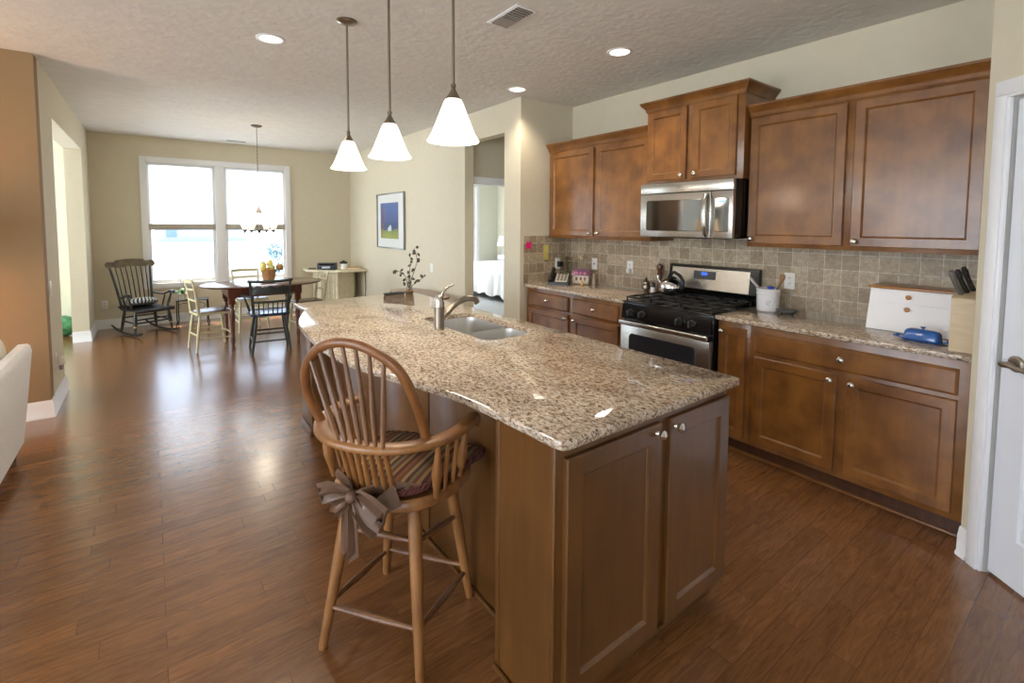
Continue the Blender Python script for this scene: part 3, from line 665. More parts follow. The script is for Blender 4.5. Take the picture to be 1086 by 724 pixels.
def catmull(P, n=6):
    out = []
    for i in range(len(P)-1):
        p0, p1, p2, p3 = [Vector(P[max(0, min(len(P)-1, k))]) for k in (i-1, i, i+1, i+2)]
        for k in range(n):
            u = k/n; out.append(tuple(.5*((2*p1)+(p2-p0)*u+(2*p0-5*p1+4*p2-p3)*u*u+(-p0+3*p1-3*p2+p3)*u**3)))
    out.append(tuple(P[-1])); return out
left = catmull([(.842, 3.50), (.80, 3.40), (.725, 3.18), (.685, 3.0), (.655, 2.66), (.646, 2.33), (.675, 2.04), (.745, 1.76), (.805, 1.57), (.845, 1.40), (.862, 1.22), (.872, 1.06), (.875, .975)], 5)
outer = [(1.83, 3.93), (.833, 3.80)]+left+[(.884, .944), (.905, .934), (1.81, .934), (1.829, .943), (1.835, .96)]
if sum(a[0]*b[1]-b[0]*a[1] for a, b in zip(outer, outer[1:]+outer[:1])) < 0: outer.reverse()
SX0, SX1, SY0, SY1, SYM = 1.35, 1.72, 2.01, 2.75, 2.33
hole = rrect(SX0, SX1, SY0, SY1, .06)
one('island_countertop', slab(outer, .884, .914, .008, [hole]), GRAN, 'large granite island countertop with a curved bar edge and sink', 'countertop')
# sink
g = thing('sink', 'stainless steel double-bowl sink set in the island', 'sink', (1.535, 2.38, .70))
for y0, y1 in ((SY0-.004, SYM-.008), (SYM+.008, SY1+.004)):
    m = MB(); rings = []
    for ins, z in ((-.012, .8825), (0, .8825), (.004, .86), (.008, .74), (.03, .715), (.07, .71)):
        rings.append([(x, y, z) for x, y in rrect(SX0-.004+ins, SX1+.004-ins, y0+ins, y1-ins, max(.02, .055-ins*.3))])
    m.loops(rings, cap0=False); m.build('bowl', STEELD, g, world=True, solid=.0015)
    MB().lathe([(.04, .712), (.038, .714), (.02, .712)], ((SX0+SX1)/2, (y0+y1)/2, 0), 20).build('drain', CHROME, g, world=True)
MB().box(SX0, SX1, SYM-.009, SYM+.009, .70, .879, .006).build('divider', STEELD, g, world=True)
# faucet
fx, fy = 1.292, 2.40
g = thing('faucet', 'brushed nickel single-lever faucet beside the island sink', 'faucet', (fx, fy, .914))
MB().lathe([(.031, 0), (.031, .004), (.028, .008), (.028, .03), (.029, .12), (.029, .128)], (0, 0, 0), 24).build('body', BRONZE, g)
h = MB().lathe([(.029, .129), (.0285, .15), (.026, .175), (.016, .195), (.006, .20)], (0, 0, 0), 24)
h.tube([(0, 0, .165), (.012, -.012, .20), (.022, -.02, .222), (.04, -.036, .243), (.062, -.056, .255)], [.017, .014, .011, .010, .007], 12, ry=[.02, .012, .009, .008, .006]); h.build('lever', NICKEL, g)
MB().tube([(.01, 0, .055), (.04, -.002, .082), (.08, -.004, .118), (.12, -.005, .145), (.165, -.006, .160), (.205, -.006, .160), (.235, -.007, .148), (.25, -.007, .13)], [.02, .019, .018, .018, .018, .019, .02, .018], 16).build('spout', BRONZE, g)
# ---------------------------------------------------------------- bar stool
OAK = wood('honey_oak', (124, 80, 42), (162, 113, 64), .38, (12, 12, 2.5), 5, .3)
OAKB = wood('bent_oak_hoop', (112, 68, 34), (146, 96, 52), .35, (12, 12, 6), 5, .3)
OAKS = wood('dark_oak_spindle', (96, 62, 34), (132, 90, 52), .38, (12, 12, 2.5), 5, .3)
SX, SY = .716, 1.644; SRZ = math.atan2(.557, .83)
st = thing('bar_stool', 'oak spindle-back bar stool with arms pulled up to the granite island', 'bar stool', (SX, SY, 0), SRZ)
dy = -.02                                                   # seat and back sit slightly off the legs' centre
for a, b in ((-1, -1), (-1, 1), (1, -1), (1, 1)):
    MB().turned((a*.197, b*.197, 0), (a*.125, b*.125+dy*.5, .58), [(0, .014), (.02, .0155), (.25, .018), (.5, .021), (.75, .0235), (.92, .0225), (1, .018)], 14).build('leg', OAK, st)
def lp(a, b, z):
    k = z/.58; return (a*(.197+(.125-.197)*k), b*(.197+(.125-.197)*k)+dy*.5*k, z)
def rung(a0, b0, z0, a1, b1, z1, r=.012):
    MB().turned(lp(a0, b0, z0), lp(a1, b1, z1), [(0, .007), (.1, .009), (.35, r), (.5, r*1.06), (.65, r), (.9, .009), (1, .007)], 10).build('stretcher', OAKS, st)
rung(-1, -1, .165, -1, 1, .150); rung(-1, -1, .165, 1, -1, .115); rung(-1, 1, .165, 1, 1, .115); rung(1, -1, .140, 1, 1, .125)
rung(-1, -1, .44, -1, 1, .43); rung(-1, -1, .435, 1, -1, .36); rung(-1, 1, .43, 1, 1, .36)
m = MB(); rings = []
def seatpt(k, n, s, z):
    t = 2*PI*k/n; c, s_ = math.cos(t), math.sin(t)
    x = .232*math.copysign(abs(c)**.85, c); y = .238*math.copysign(abs(s_)**.85, s_)*(1+.05*c)
    return (x*s, y*s+dy, z)
for s, z in ((.86, .564), (.95, .566), (.995, .576), (1, .590), (.985, .603), (.95, .610), (.6, .604), (.2, .600)): rings.append([seatpt(k, 40, s, z) for k in range(40)])
m.loops(rings); m.build('seat', OAK, st)
# arm rail: flat bent band, thicker at the scrolled ends
half = catmull([(.070, .248), (.02, .258), (-.07, .258), (-.16, .230), (-.235, .165), (-.275, .085), (-.286, 0)], 5)
path = [(x, y+dy) for x, y in half]+[(x, -y+dy) for x, y in reversed(half[:-1])]
m = MB(); rings = []
for i, (x, y) in enumerate(path):
    p = Vector(path[max(0, i-1)]); q = Vector(path[min(len(path)-1, i+1)]); d = (q-p).normalized(); nrm = Vector((-d.y, d.x))
    e = min(i, len(path)-1-i); hw = .026 if e > 6 else .022+.0006*e; z0, z1 = .800, .824
    if e < 2: z0 -= .014*(2-e)/2
    rings.append([(x+nrm.x*o, y+nrm.y*o, z) for o, z in ((-hw, z0+.006), (-hw, z1-.006), (-hw+.006, z1), (hw-.006, z1), (hw, z1-.006), (hw, z0+.006), (hw-.006, z0), (-hw+.006, z0))])
m.loops(rings); m.build('arm_rail', OAK, st, ang=60)
m = MB()
for s in (1, -1): m.tube([(.069, s*.248+dy-.026, .793), (.069, s*.248+dy-.022, .793), (.069, s*.248+dy+.022, .793), (.069, s*.248+dy+.026, .793)], [.014, .022, .022, .014], 18)
m.build('arm_scroll', OAK, st)
# hoop
def hoop_at(b, z):
    return (-.175-.36*(z-.82), b, z)
HC = .0
hp = catmull([(-.202, .815), (-.220, .89), (-.220, .955), (-.195, 1.03), (-.13, 1.10), (-.05, 1.135), (.03, 1.138), (.10, 1.115), (.165, 1.065), (.195, .99), (.208, .91), (.212, .815)], 5)
hpts = [hoop_at(b+.0, z) for b, z in hp]                      # b measured to the stool's right
hpts = [(x, -b, z) for x, b, z in hpts]
MB().tube(hpts, .0165, 14, ry=.0155).build('back_hoop', OAKB, st, ang=70)
for k in range(7):
    bb = -.040+.0275*k; tb = -.165+.0485*k
    zt = max(z for (b, z) in hp if abs(b-tb) < .03)-.008
    top = hoop_at(tb, zt)
    MB().turned((-.287, -bb, .820), (top[0], -tb, zt), [(0, .0068), (.15, .0085), (.35, .0098), (.6, .0085), (1, .006)], 10).build('spindle', OAKS, st)
    MB().turned((-.205+.02*abs(k-3)/3, -(-.062+.0275*k), .604), (-.278, -bb, .803), [(0, .0075), (.3, .0095), (1, .007)], 10).build('lower_spindle', OAK, st)
POST = [(0, .010), (.12, .011), (.22, .013), (.42, .0185), (.55, .017), (.72, .011), (.9, .0095), (1, .010)]
for s in (1, -1):
    for (x0, y0), (x1, y1) in (((-.135, .205), (-.165, .230)), ((.01, .220), (-.005, .256))):
        MB().turned((x0, s*y0+dy, .605), (x1, s*y1+dy, .803), POST, 12).build('arm_post', OAK, st)
    for k in range(2):
        u = (k+1)/3; MB().turned((-.135+u*.145, s*(.208+.015*u)+dy, .606), (-.165+u*.16, s*(.230+.028*u)+dy, .803), [(0, .006), (.4, .0085), (1, .0065)], 10).build('arm_spindle', OAK, st)
# cushion with rope edge and tied bow
STR = stripes('striped_cushion', [(122, 72, 40), (70, 36, 30), (134, 104, 62), (92, 50, 38), (106, 96, 60), (66, 40, 36), (146, 118, 78), (92, 62, 40)], 'Y', .0125)
cu = thing('seat_cushion', 'striped seat cushion tied to the oak bar stool with a brown bow', 'cushion', (SX, SY, .612), SRZ)
cpl = catmull([(.165, -.262), (.192, -.06), (.178, .140), (.10, .165), (-.05, .15), (-.17, .10), (-.20, -.02), (-.20, -.13), (-.14, -.19), (0, -.235), (.12, -.272), (.165, -.262)], 4)[:-1]
m = MB(); rings = []
for s, z in ((.90, .002), (.985, .012), (1, .022), (.985, .031), (.93, .040), (.75, .048), (.4, .052), (.12, .053)): rings.append([(x*s, (y+.05)*s-.05, z) for x, y in cpl])
m.loops(rings); m.build('pad', STR, cu)
rp_ = [Vector((x*1.005, (y+.05)*1.005-.05, .024)) for x, y in cpl]
m = MB(); big = []
for i in range(len(rp_)):
    for k in range(4): big.append(rp_[i].lerp(rp_[(i+1) % len(rp_)], k/4))
for ph, in ((0,), (PI,)):
    m.tube([p+Vector((0, 0, .0065*math.sin(i*1.1+ph)))+((p-Vector((0, -.05, .024))).normalized()*.0065*math.cos(i*1.1+ph)) for i, p in enumerate(big)], .0068, 6, closed=True)
m.build('rope_edge', plain('dark_rope', (84, 40, 36), .8, var=.35, scale=70), cu)
BOWM = plain('brown_satin', (104, 78, 60), .42, var=.12, scale=25)
m = MB()
def ribbon(mb, pts, wid, nsub=5, fold=.012, ph=0):
    """soft folded strip through pts (centre line), wid list along it; width direction roughly vertical/side"""
    P = [Vector(p) for p in pts]; rows = []
    for i, p in enumerate(P):
        t = (P[min(i+1, len(P)-1)]-P[max(0, i-1)]).normalized(); out = Vector((-1, 0, .2)); side = t.cross(out).normalized(); o2 = side.cross(t)
        rows.append([mb.bm.verts.new(p+side*wid[i]*(k/nsub*2-1)+o2*fold*math.sin(k*2.4+ph+i*.3)) for k in range(nsub+1)])
    for a, b in zip(rows, rows[1:]):
        for k in range(nsub): mb.bm.faces.new((a[k], a[k+1], b[k+1], b[k]))
bx, by, bz = -.262, .005, .024
ribbon(m, [(bx, by, bz), (bx-.012, by+.03, bz+.012), (bx-.03, by+.07, bz+.016), (bx-.028, by+.105, bz+.0), (bx-.008, by+.108, bz-.016), (bx+.002, by+.06, bz-.02), (bx, by, bz-.005)], [.010, .020, .032, .034, .030, .020, .01], 6, .008)
ribbon(m, [(bx, by, bz), (bx-.012, by-.03, bz+.006), (bx-.03, by-.075, bz-.004), (bx-.028, by-.118, bz-.03), (bx-.008, by-.120, bz-.045), (bx+.002, by-.06, bz-.03), (bx, by, bz-.005)], [.010, .022, .036, .040, .034, .022, .01], 6, .008)
ribbon(m, [(bx-.006, by, bz-.005), (bx-.02, by+.0, bz-.05), (bx-.018, by+.002, bz-.11), (bx-.026, by-.004, bz-.17), (bx-.022, by+.012, bz-.195)], [.010, .026, .036, .040, .022], 7, .010)
ribbon(m, [(bx-.006, by, bz-.005), (bx-.022, by-.03, bz-.035), (bx-.024, by-.07, bz-.07), (bx-.02, by-.105, bz-.09)], [.010, .024, .032, .036], 6, .010, 1)
ribbon(m, [(bx-.006, by, bz-.005), (bx-.020, by+.025, bz-.025), (bx-.026, by+.05, bz-.045), (bx-.02, by+.062, bz-.065)], [.010, .022, .028, .024], 6, .008, 2)
bow = m.build('bow', BOWM, cu, solid=.0025, ang=60)
MB().ball((bx-.012, by, bz), .018, .02, .02).build('knot', BOWM, bow)
m = MB()
for s in (1, -1): m.tube([(bx, by, bz), (-.225, by+s*.05, bz+.01), (-.19, by+s*.12, bz+.014), (-.15, by+s*.165-.02, bz+.006)], [.006, .009, .009, .004], 8, ry=[.012, .018, .016, .006], up=(0, 0, 1))
m.build('tie', BOWM, cu)

# ---------------------------------------------------------------- ceiling fixtures
SHADEG = emit('lit_white_glass', (255, 248, 234), 1.15, (250, 248, 240))
def pendant(loc, label):
    p = thing('pendant_light', label, 'pendant light', loc, 0, 'pendant lights over the island')
    MB().lathe([(.062, 0), (.062, -.006), (.056, -.012), (.03, -.018), (.012, -.022)], n=28).build('canopy', BRONZE, p)
    MB().cyl((0, 0, -.02), (0, 0, -.675), .0065, n=10).build('stem', BRONZE, p)
    MB().lathe([(.007, -.668), (.011, -.672), (.012, -.682), (.008, -.686), (.010, -.694), (.020, -.712), (.030, -.728), (.034, -.734), (.034, -.740)], n=24).build('socket_cap', BRONZE, p)
    s = MB().lathe([(.033, -.733), (.041, -.748), (.060, -.796), (.079, -.845), (.092, -.876), (.103, -.894), (.109, -.903), (.106, -.906), (.089, -.880), (.075, -.846), (.056, -.796), (.036, -.748), (.028, -.738)], n=36, cap0=False, cap1=False).build('shade', SHADEG, p, label='glowing white glass bell shade')
    MB().lathe([(.001, -.86), (.02, -.855), (.028, -.83), (.026, -.80), (.014, -.765), (.012, -.74)], n=16).build('bulb', BULB, s)
    lamp('pendant_bulb', 'POINT', (loc[0], loc[1], loc[2]-.93), 8, (1, .9, .78), .09)
    return p
BULB = emit('lit_bulb', (255, 240, 214), 6)
pendant((1.012, 3.057, H), 'pendant light farthest from the camera, nearest the dining area')
pendant((1.008, 2.398, H), 'middle pendant light of the three above the island')
pendant((1.022, 1.77, H), 'pendant light nearest the camera, above the middle of the island')
CANL = emit('lit_downlight', (255, 244, 226), 3.5)
def can(x, y, label):
    p = thing('recessed_light', label, 'recessed light', (x, y, H), 0, 'recessed ceiling lights')
    MB().lathe([(.092, 0), (.092, -.004), (.084, -.007), (.070, -.005), (.068, 0)], n=36, cap0=False, cap1=False).build('trim_ring', TRIM, p)
    MB().lathe([(.001, -.002), (.069, -.002), (.069, -.0005)], n=36).build('lens', CANL, p)
    lamp('downlight', 'SPOT', (x, y, H-.03), 38, (1, .88, .70), .09, direction=(0, 0, -1), spot=125, blend=.7)
can(.695, 3.661, 'recessed ceiling light left of the pendants'); can(2.753, 2.381, 'recessed ceiling light in front of the range'); can(2.758, 3.60, 'recessed ceiling light near the corner of the short kitchen wall')
def vent(name, loc, rz, L, W, label, mat2):
    p = thing(name, label, 'ceiling vent', loc, rz)
    m = MB(); m.box(-L/2, L/2, -W/2, W/2, -.006, 0, .002); m.build('frame', TRIM, p)
    m = MB().box(-L/2+.02, L/2-.02, -W/2+.022, W/2-.022, -.0075, -.0055)
    m.build('duct', mat2, p)
    m = MB()
    for k in range(11):
        x = -L/2+.028+k*(L-.056)/10; m.box(x-.003, x+.003, -W/2+.022, W/2-.022, -.013, -.007, rot=None)
    if L > .305: MB().box(.012, L/2-.024, -W/2+.022, W/2-.022, -.0135, -.0125).build('grey_half', plain('vent_grey', (150, 141, 134), .6), p)  # plain grey panel over one half of the louvres
    m.box(-.008, .008, -W/2+.02, W/2-.02, -.013, -.007); m.build('louvre', plain('vent_louvre', (176, 170, 162), .5), p)
DARK = plain('vent_dark', (46, 42, 40), .8)
vent('ceiling_vent', (1.782, 2.385, H), PI/2, .31, .158, 'white ceiling vent right of the nearest pendant', DARK)
vent('ceiling_vent', (1.09, 8.45, H), 0, .30, .10, 'ceiling vent near the dining window', DARK)
# chandelier
CHM = plain('dark_nickel', (92, 84, 76), .45, .3, var=.1)
cx, cy = 1.131, 6.963
ch = thing('chandelier', 'brushed nickel chandelier with upturned white glass shades over the dining table', 'chandelier', (cx, cy, H))
MB().lathe([(.065, 0), (.065, -.01), (.05, -.02), (.015, -.03)], n=24).build('canopy', CHM, ch)
m = MB()
for k in range(46):
    z = -.03-k*.0217
    m.tube([(.005*math.cos(t)*(k % 2), .005*math.cos(t)*((k+1) % 2), z-.011+.013*math.sin(t)) for t in [2*PI*i/8 for i in range(8)]], .0022, 5, closed=True)
m.build('chain', CHM, ch)
MB().lathe([(.004, -1.025), (.010, -1.03), (.014, -1.05), (.032, -1.095), (.040, -1.112), (.036, -1.116), (.005, -1.112)], n=20).build('cone_cap', CHM, ch)
m = MB()
for k in range(4):
    a = PI/2*k-.645; m.cyl((.028*math.cos(a), .028*math.sin(a), -1.112), (.028*math.cos(a), .028*math.sin(a), -1.335), .0022, n=6)
m.lathe([(.004, -1.380), (.012, -1.370), (.02, -1.350), (.034, -1.340), (.034, -1.330), (.004, -1.325)], n=16)
m.build('rod', CHM, ch)
CHG = emit('lit_chandelier_glass', (255, 240, 214), 1.0, (244, 236, 220))
for k in range(4):
    a = PI/2*k-.645; u = Vector((math.cos(a), math.sin(a), 0)); c_ = u*.185
    am = MB().tube([u*.03+Vector((0, 0, -1.335)), u*.10+Vector((0, 0, -1.350)), u*.165+Vector((0, 0, -1.345)), u*.185+Vector((0, 0, -1.335))], .005, 8).build('arm', CHM, ch)
    MB().lathe([(.003, -1.380), (.007, -1.370), (.014, -1.353), (.026, -1.340), (.028, -1.333), (.010, -1.325)], (c_.x, c_.y, 0), 16).build('finial', CHM, am)
    MB().lathe([(.020, -1.333), (.030, -1.320), (.038, -1.297), (.048, -1.273), (.062, -1.257), (.060, -1.255), (.045, -1.271), (.035, -1.297), (.026, -1.318), (.016, -1.328)], (c_.x, c_.y, 0), 24, cap0=False, cap1=False).build('glass_shade', CHG, am)
lamp('chandelier_light', 'POINT', (cx, cy, H-1.0), 12, (1, .86, .66), .1)
# ---------------------------------------------------------------- dining table and chairs
MAHOG = wood('mahogany', (64, 28, 18), (104, 50, 30), .16, (2, 12, 12), 4, .6)
MAHOGL = wood('mahogany_leg', (74, 34, 22), (116, 60, 38), .3, (12, 12, 2), 4, .4)
TX, TY = 1.15, 6.85
tb = thing('dining_table', 'oval dark wood dining table with turned legs below the chandelier', 'table', (TX, TY, 0))
def ell(a, b, n=64, off=(0, 0)): return [(off[0]+a*math.cos(2*PI*k/n), off[1]+b*math.sin(2*PI*k/n)) for k in range(n)]
m = MB(); m.loops([[(x*(1-i/.7), y*(1-i/.5), z) for x, y in ell(.70, .50)] for i, z in ((.02, .728), (.004, .732), (0, .740), (.003, .748), (.010, .752))]); m.build('tabletop', MAHOG, tb)
m = MB().box(-.44, .38, -.335, -.315, .62, .728).box(-.44, .38, .315, .335, .62, .728).box(-.44, -.42, -.315, .315, .62, .728).box(.36, .38, -.315, .315, .62, .728); m.build('apron', MAHOGL, tb)
LEGP = [(0, .016), (.03, .021), (.06, .015), (.09, .018), (.14, .025), (.18, .018), (.2, .026), (.22, .019), (.32, .024), (.5, .031), (.62, .027), (.68, .019), (.70, .030), (.72, .021), (.75, .031)]
for x, y in ((-.40, -.30), (.335, -.30), (-.40, .30), (.335, .30)):
    m = MB().turned((x, y, 0), (x, y, .728), LEGP, 14); m.box(x-.034, x+.034, y-.034, y+.034, .54, .728, .003); m.build('leg', MAHOGL, tb)
CREAM = plain('cream_paint', (206, 198, 160), .5, var=.06); SEATD = plain('dark_rush_seat', (92, 60, 44), .25, var=.2)
def side_chair(label):
    c = thing('dining_chair', label, 'chair', (0, 0, 0), 0, 'cream side chairs around the dining table')
    # faces +x
    for s in (1, -1):
        MB().turned((.20, s*.19, 0), (.15, s*.155, .43), [(0, .011), (.2, .014), (.5, .018), (.8, .017), (1, .013)], 10).build('leg', CREAM, c)
        MB().turned((-.20, s*.175, 0), (-.15, s*.145, .43), [(0, .011), (.2, .014), (.5, .018), (.8, .017), (1, .013)], 10).build('leg', CREAM, c)
        MB().tube([(-.165, s*.155, .43), (-.175, s*.16, .55), (-.192, s*.165, .70), (-.213, s*.17, .80), (-.228, s*.172, .845)], [.018, .017, .016, .015, .012], 10, ry=[.02, .018, .016, .014, .012]).build('back_post', CREAM, c)
        MB().cyl((.185, s*.178, .14), (-.185, s*.165, .15), .009, n=8).build('stretcher', CREAM, c)
        MB().cyl((.177, s*.172, .22), (-.178, s*.160, .23), .008, n=8).build('stretcher', CREAM, c)
    MB().cyl((.18, -.175, .18), (.18, .175, .18), .010, n=8).build('stretcher', CREAM, c)
    MB().cyl((-.182, -.165, .19), (-.182, .165, .19), .009, n=8).build('stretcher', CREAM, c)
    m = MB(); pl = [(.205, -.205), (.205, .205), (-.185, .175), (-.185, -.175)]
    m.prism(pl, .425, .452, .008); m.build('seat_frame', CREAM, c)
    MB().prism([(x*.93, y*.93) for x, y in pl], .450, .462, .005).build('seat', SEATD, c, label='dark glossy seat panel')
    def rail(z, h, th, bow): 
        f = lambda zz: -.165-.063*max(0, (zz-.45)/.395)**1.3
        MB().tube([(f(z), -.170, z), (f(z)-bow, -.08, z), (f(z)-bow*1.2, 0, z), (f(z)-bow, .08, z), (f(z), .170, z)], th, 8, ry=h, up=(0, 0, 1)).build('back_rail', CREAM, c)
    rail(.83, .022, .010, .02); rail(.735, .013, .008, .018); rail(.60, .012, .008, .012)
    return c
w1 = side_chair('cream painted dining chair at the left end of the table, nearest the rocking chair')
w1.location = (.555, 6.80, 0); w1.rotation_euler.z = math.radians(10)
dup(w1, (1.10, 7.66, 0), math.radians(-84), 'cream dining chair on the window side of the table, behind the basket')
dup(w1, (1.70, 6.93, 0), math.radians(186), 'cream dining chair at the right end of the table, beside the corner cabinet')
GRN = plain('dark_green_paint', (44, 50, 44), .35, var=.12); GRNS = plain('blue_green_seat', (38, 52, 74), .18, var=.1)
c = thing('dining_armchair', 'dark green spindle-back armchair with its back to the camera', 'chair', (1.115, 6.33, 0), math.radians(84))
for s in (1, -1):
    MB().turned((.20, s*.21, 0), (.14, s*.15, .43), [(0, .012), (.15, .015), (.5, .020), (.8, .017), (1, .013)], 10).build('leg', GRN, c)
    MB().turned((-.23, s*.20, 0), (-.15, s*.145, .43), [(0, .012), (.15, .015), (.5, .020), (.8, .017), (1, .013)], 10).build('leg', GRN, c)
    MB().tube([(-.185, s*.175, .44), (-.205, s*.185, .60), (-.235, s*.20, .76), (-.262, s*.212, .855)], [.017, .016, .015, .013], 10).build('back_post', GRN, c)
    MB().cyl((.19, s*.20, .13), (-.21, s*.19, .15), .010, n=8).build('stretcher', GRN, c)
    am = MB().tube([(-.212, s*.185, .66), (-.10, s*.225, .655), (.04, s*.262, .65), (.12, s*.272, .645), (.165, s*.262, .635), (.18, s*.25, .62)], [.018, .02, .022, .026, .024, .012], 10, ry=[.012, .012, .013, .014, .014, .01], up=(0, 0, 1)).build('arm', GRN, c)
    MB().turned((.12, s*.20, .44), (.10, s*.262, .64), [(0, .010), (.3, .016), (.6, .011), (1, .010)], 10).build('arm_post', GRN, c)
MB().cyl((.175, -.19, .20), (.175, .19, .20), .011, n=8).build('stretcher', GRN, c); MB().cyl((-.205, -.185, .23), (-.205, .185, .23), .010, n=8).build('stretcher', GRN, c)
MB().cyl((-.21, -.188, .14), (-.21, .188, .14), .010, n=8).build('stretcher', GRN, c)
m = MB(); m.loops([[(x*k, y*k, z) for x, y in catmull([(.21, -.19), (.225, 0), (.21, .19), (.1, .235), (-.1, .21), (-.20, .185), (-.215, 0), (-.20, -.185), (-.1, -.21), (.1, -.235), (.21, -.19)], 4)[:-1]] for k, z in ((.92, .425), (1, .435), (1, .452), (.96, .460), (.6, .452))]); m.build('seat', GRNS, c)
f = lambda z: -.185-.077*((z-.44)/.415)
m = MB().tube([(f(.842), -.232, .850), (f(.842)-.02, -.11, .842), (f(.842)-.026, 0, .840), (f(.842)-.02, .11, .842), (f(.842), .232, .850)], .011, 8, ry=[.016, .016, .016, .016, .016], up=(0, 0, 1)); m.build('top_rail', GRN, c)
m = MB(); top = [(y, .775) for y in (-.19, .19)]
ys = [-.195+.39*k/26 for k in range(27)]
up_ = [.782+.010*math.cos(abs(y)/.195*PI*3) for y in ys]
xx = lambda y: f(.74)-.018*(1-(y/.2)**2)
m.loops([[(xx(y)-.006, y, .695), (xx(y)+.006, y, .695), (xx(y)+.006, y, u), (xx(y)-.006, y, u)] for y, u in zip(ys, up_)]); m.build('crest_slat', GRN, c)
MB().tube([(f(.60), -.18, .60), (f(.60)-.018, 0, .598), (f(.60), .18, .60)], .009, 8, ry=.014, up=(0, 0, 1)).build('lower_slat', GRN, c)
for k in range(6):
    y = -.125+.05*k; MB().cyl((-.185, y*.95, .45), (f(.6)-.015*(1-(y/.2)**2), y, .60), .0065, n=8).build('spindle', GRN, c)
# fruit basket on the table
BASK = wood('basket_slats', (166, 112, 66), (206, 156, 106), .6, (30, 30, 2), 6, 0)
bx_, by_ = 1.24, 7.02
bk = thing('fruit_basket', 'slatted wooden bucket on the dining table holding artificial fruit and flowers', 'basket', (bx_, by_, .752))
for k in range(14):
    a0, a1 = 2*PI*(k+.04)/14, 2*PI*(k+.96)/14
    q = lambda a, r, z: (r*math.cos(a), r*math.sin(a), z)
    MB().loops([[q(a0, .068, 0), q(a1, .068, 0), q(a1, .062, 0), q(a0, .062, 0)], [q(a0, .098, .145), q(a1, .098, .145), q(a1, .092, .145), q(a0, .092, .145)]]).build('slat', BASK, bk)
MB().lathe([(.001, .004), (.064, .004), (.064, .012), (.001, .012)], n=20).lathe([(.094, .118), (.0965, .118), (.1, .133), (.097, .133)], n=28, cap0=False, cap1=False).build('hoop', BASK, bk)
FR = [('lemon', 'yellow lemon on the left rim of the bucket', (240, 218, 120), (-.075, -.05, .170), .042, 1.25), ('green_apple', 'green apple in the middle of the bucket', (216, 214, 130), (.025, -.055, .175), .046, .95), ('straw_flower', 'tan dried flower head leaning over the right rim', (190, 150, 96), (.125, -.04, .175), .050, .95),
      ('lemon', 'pale yellow lemon at the top of the pile', (240, 220, 120), (.02, .03, .225), .040, 1.2), ('orange', 'small orange between the yellow fruit', (226, 150, 60), (-.025, -.082, .160), .022, .95), ('pear', 'pale pear at the back left of the pile', (222, 214, 150), (-.06, .04, .20), .044, 1.2)]
for nme, lab, rgb, p, r, k in FR:
    o = one(nme, MB().lathe([(.002, -r*k), (r*.5, -r*k*.86), (r*.87, -r*k*.5), (r, 0), (r*.86, r*k*.5), (r*.5, r*k*.86), (.004, r*k*(1.08 if nme in ('lemon', 'pear') else .9))], n=16), plain(nme+'_skin', rgb, .5, var=.1), lab, 'flower' if 'flower' in nme else 'fruit', (bx_+p[0], by_+p[1], .752+p[2]), 'fruit in the wooden bucket')
    o.rotation_euler = (.5*random.random(), .5*random.random(), 0)
    MB().cyl((0, 0, r*k*.85), (.003, .002, r*k*1.12), .0025, n=6).build('stem', plain('fruit_stem', (96, 74, 40), .8), o)

# ---------------------------------------------------------------- rocking chair
RB = plain('black_rocker_paint', (34, 34, 36), .3, var=.2); RGOLD = wood('stencilled_crest', (40, 32, 26), (112, 92, 58), .35, (3, 3, 3), 9, .3); RBAND = plain('gold_band', (190, 160, 92), .4)
rk = thing('rocking_chair', 'black spindle-back rocking chair in the corner left of the window', 'rocking chair', (-.09, 8.27, 0), math.atan2(-.89, .45))
for s in (1, -1):
    MB().tube([(.36, s*.225, .055), (.26, s*.225, .026), (.1, s*.222, .017), (-.1, s*.218, .021), (-.28, s*.213, .05), (-.42, s*.21, .095)], [.010, .013, .013, .013, .013, .009], 8, ry=[.014, .017, .017, .017, .016, .010], up=(0, 0, 1)).build('rocker', RB, rk)
    l = MB().turned((.20, s*.225, .03), (.165, s*.20, .33), [(0, .012), (.25, .017), (.45, .024), (.7, .022), (.85, .016), (1, .014)], 12).build('leg', RB, rk)
    MB().turned((.19, s*.2185, .115), (.1876, s*.2168, .135), [(0, .0205), (1, .021)], 12).build('gold_band', RBAND, l)
    MB().turned((-.16, s*.215, .035), (-.13, s*.18, .33), [(0, .012), (.3, .018), (.7, .02), (1, .014)], 12).build('leg', RB, rk)
    MB().cyl((.185, s*.215, .17), (-.145, s*.20, .18), .010, n=8).build('stretcher', RB, rk)
    MB().tube([(-.185, s*.185, .34), (-.235, s*.205, .55), (-.31, s*.235, .82), (-.345, s*.248, .93)], [.017, .016, .014, .011], 10).build('back_post', RB, rk)
    MB().tube([(-.225, s*.205, .52), (-.12, s*.235, .505), (-.02, s*.255, .505), (.07, s*.268, .535), (.13, s*.272, .555), (.175, s*.27, .55), (.19, s*.268, .525)], [.018, .022, .024, .028, .030, .028, .016], 12, ry=[.012, .012, .012, .013, .015, .016, .012], up=(0, 0, 1)).build('arm', RB, rk)
    MB().turned((.13, s*.215, .345), (.135, s*.268, .54), [(0, .012), (.3, .018), (.7, .013), (1, .014)], 10).build('arm_post', RB, rk)
    MB().turned((.0, s*.215, .345), (.0, s*.255, .50), [(0, .009), (.5, .011), (1, .008)], 8).build('arm_spindle', RB, rk)
MB().cyl((.19, -.215, .17), (.19, .215, .17), .011, n=8).build('stretcher', RB, rk); MB().cyl((-.145, -.20, .22), (-.145, .20, .22), .010, n=8).build('stretcher', RB, rk); MB().cyl((.19, -.217, .215), (.19, .217, .215), .010, n=8).build('stretcher', RB, rk)
m = MB(); rings = []
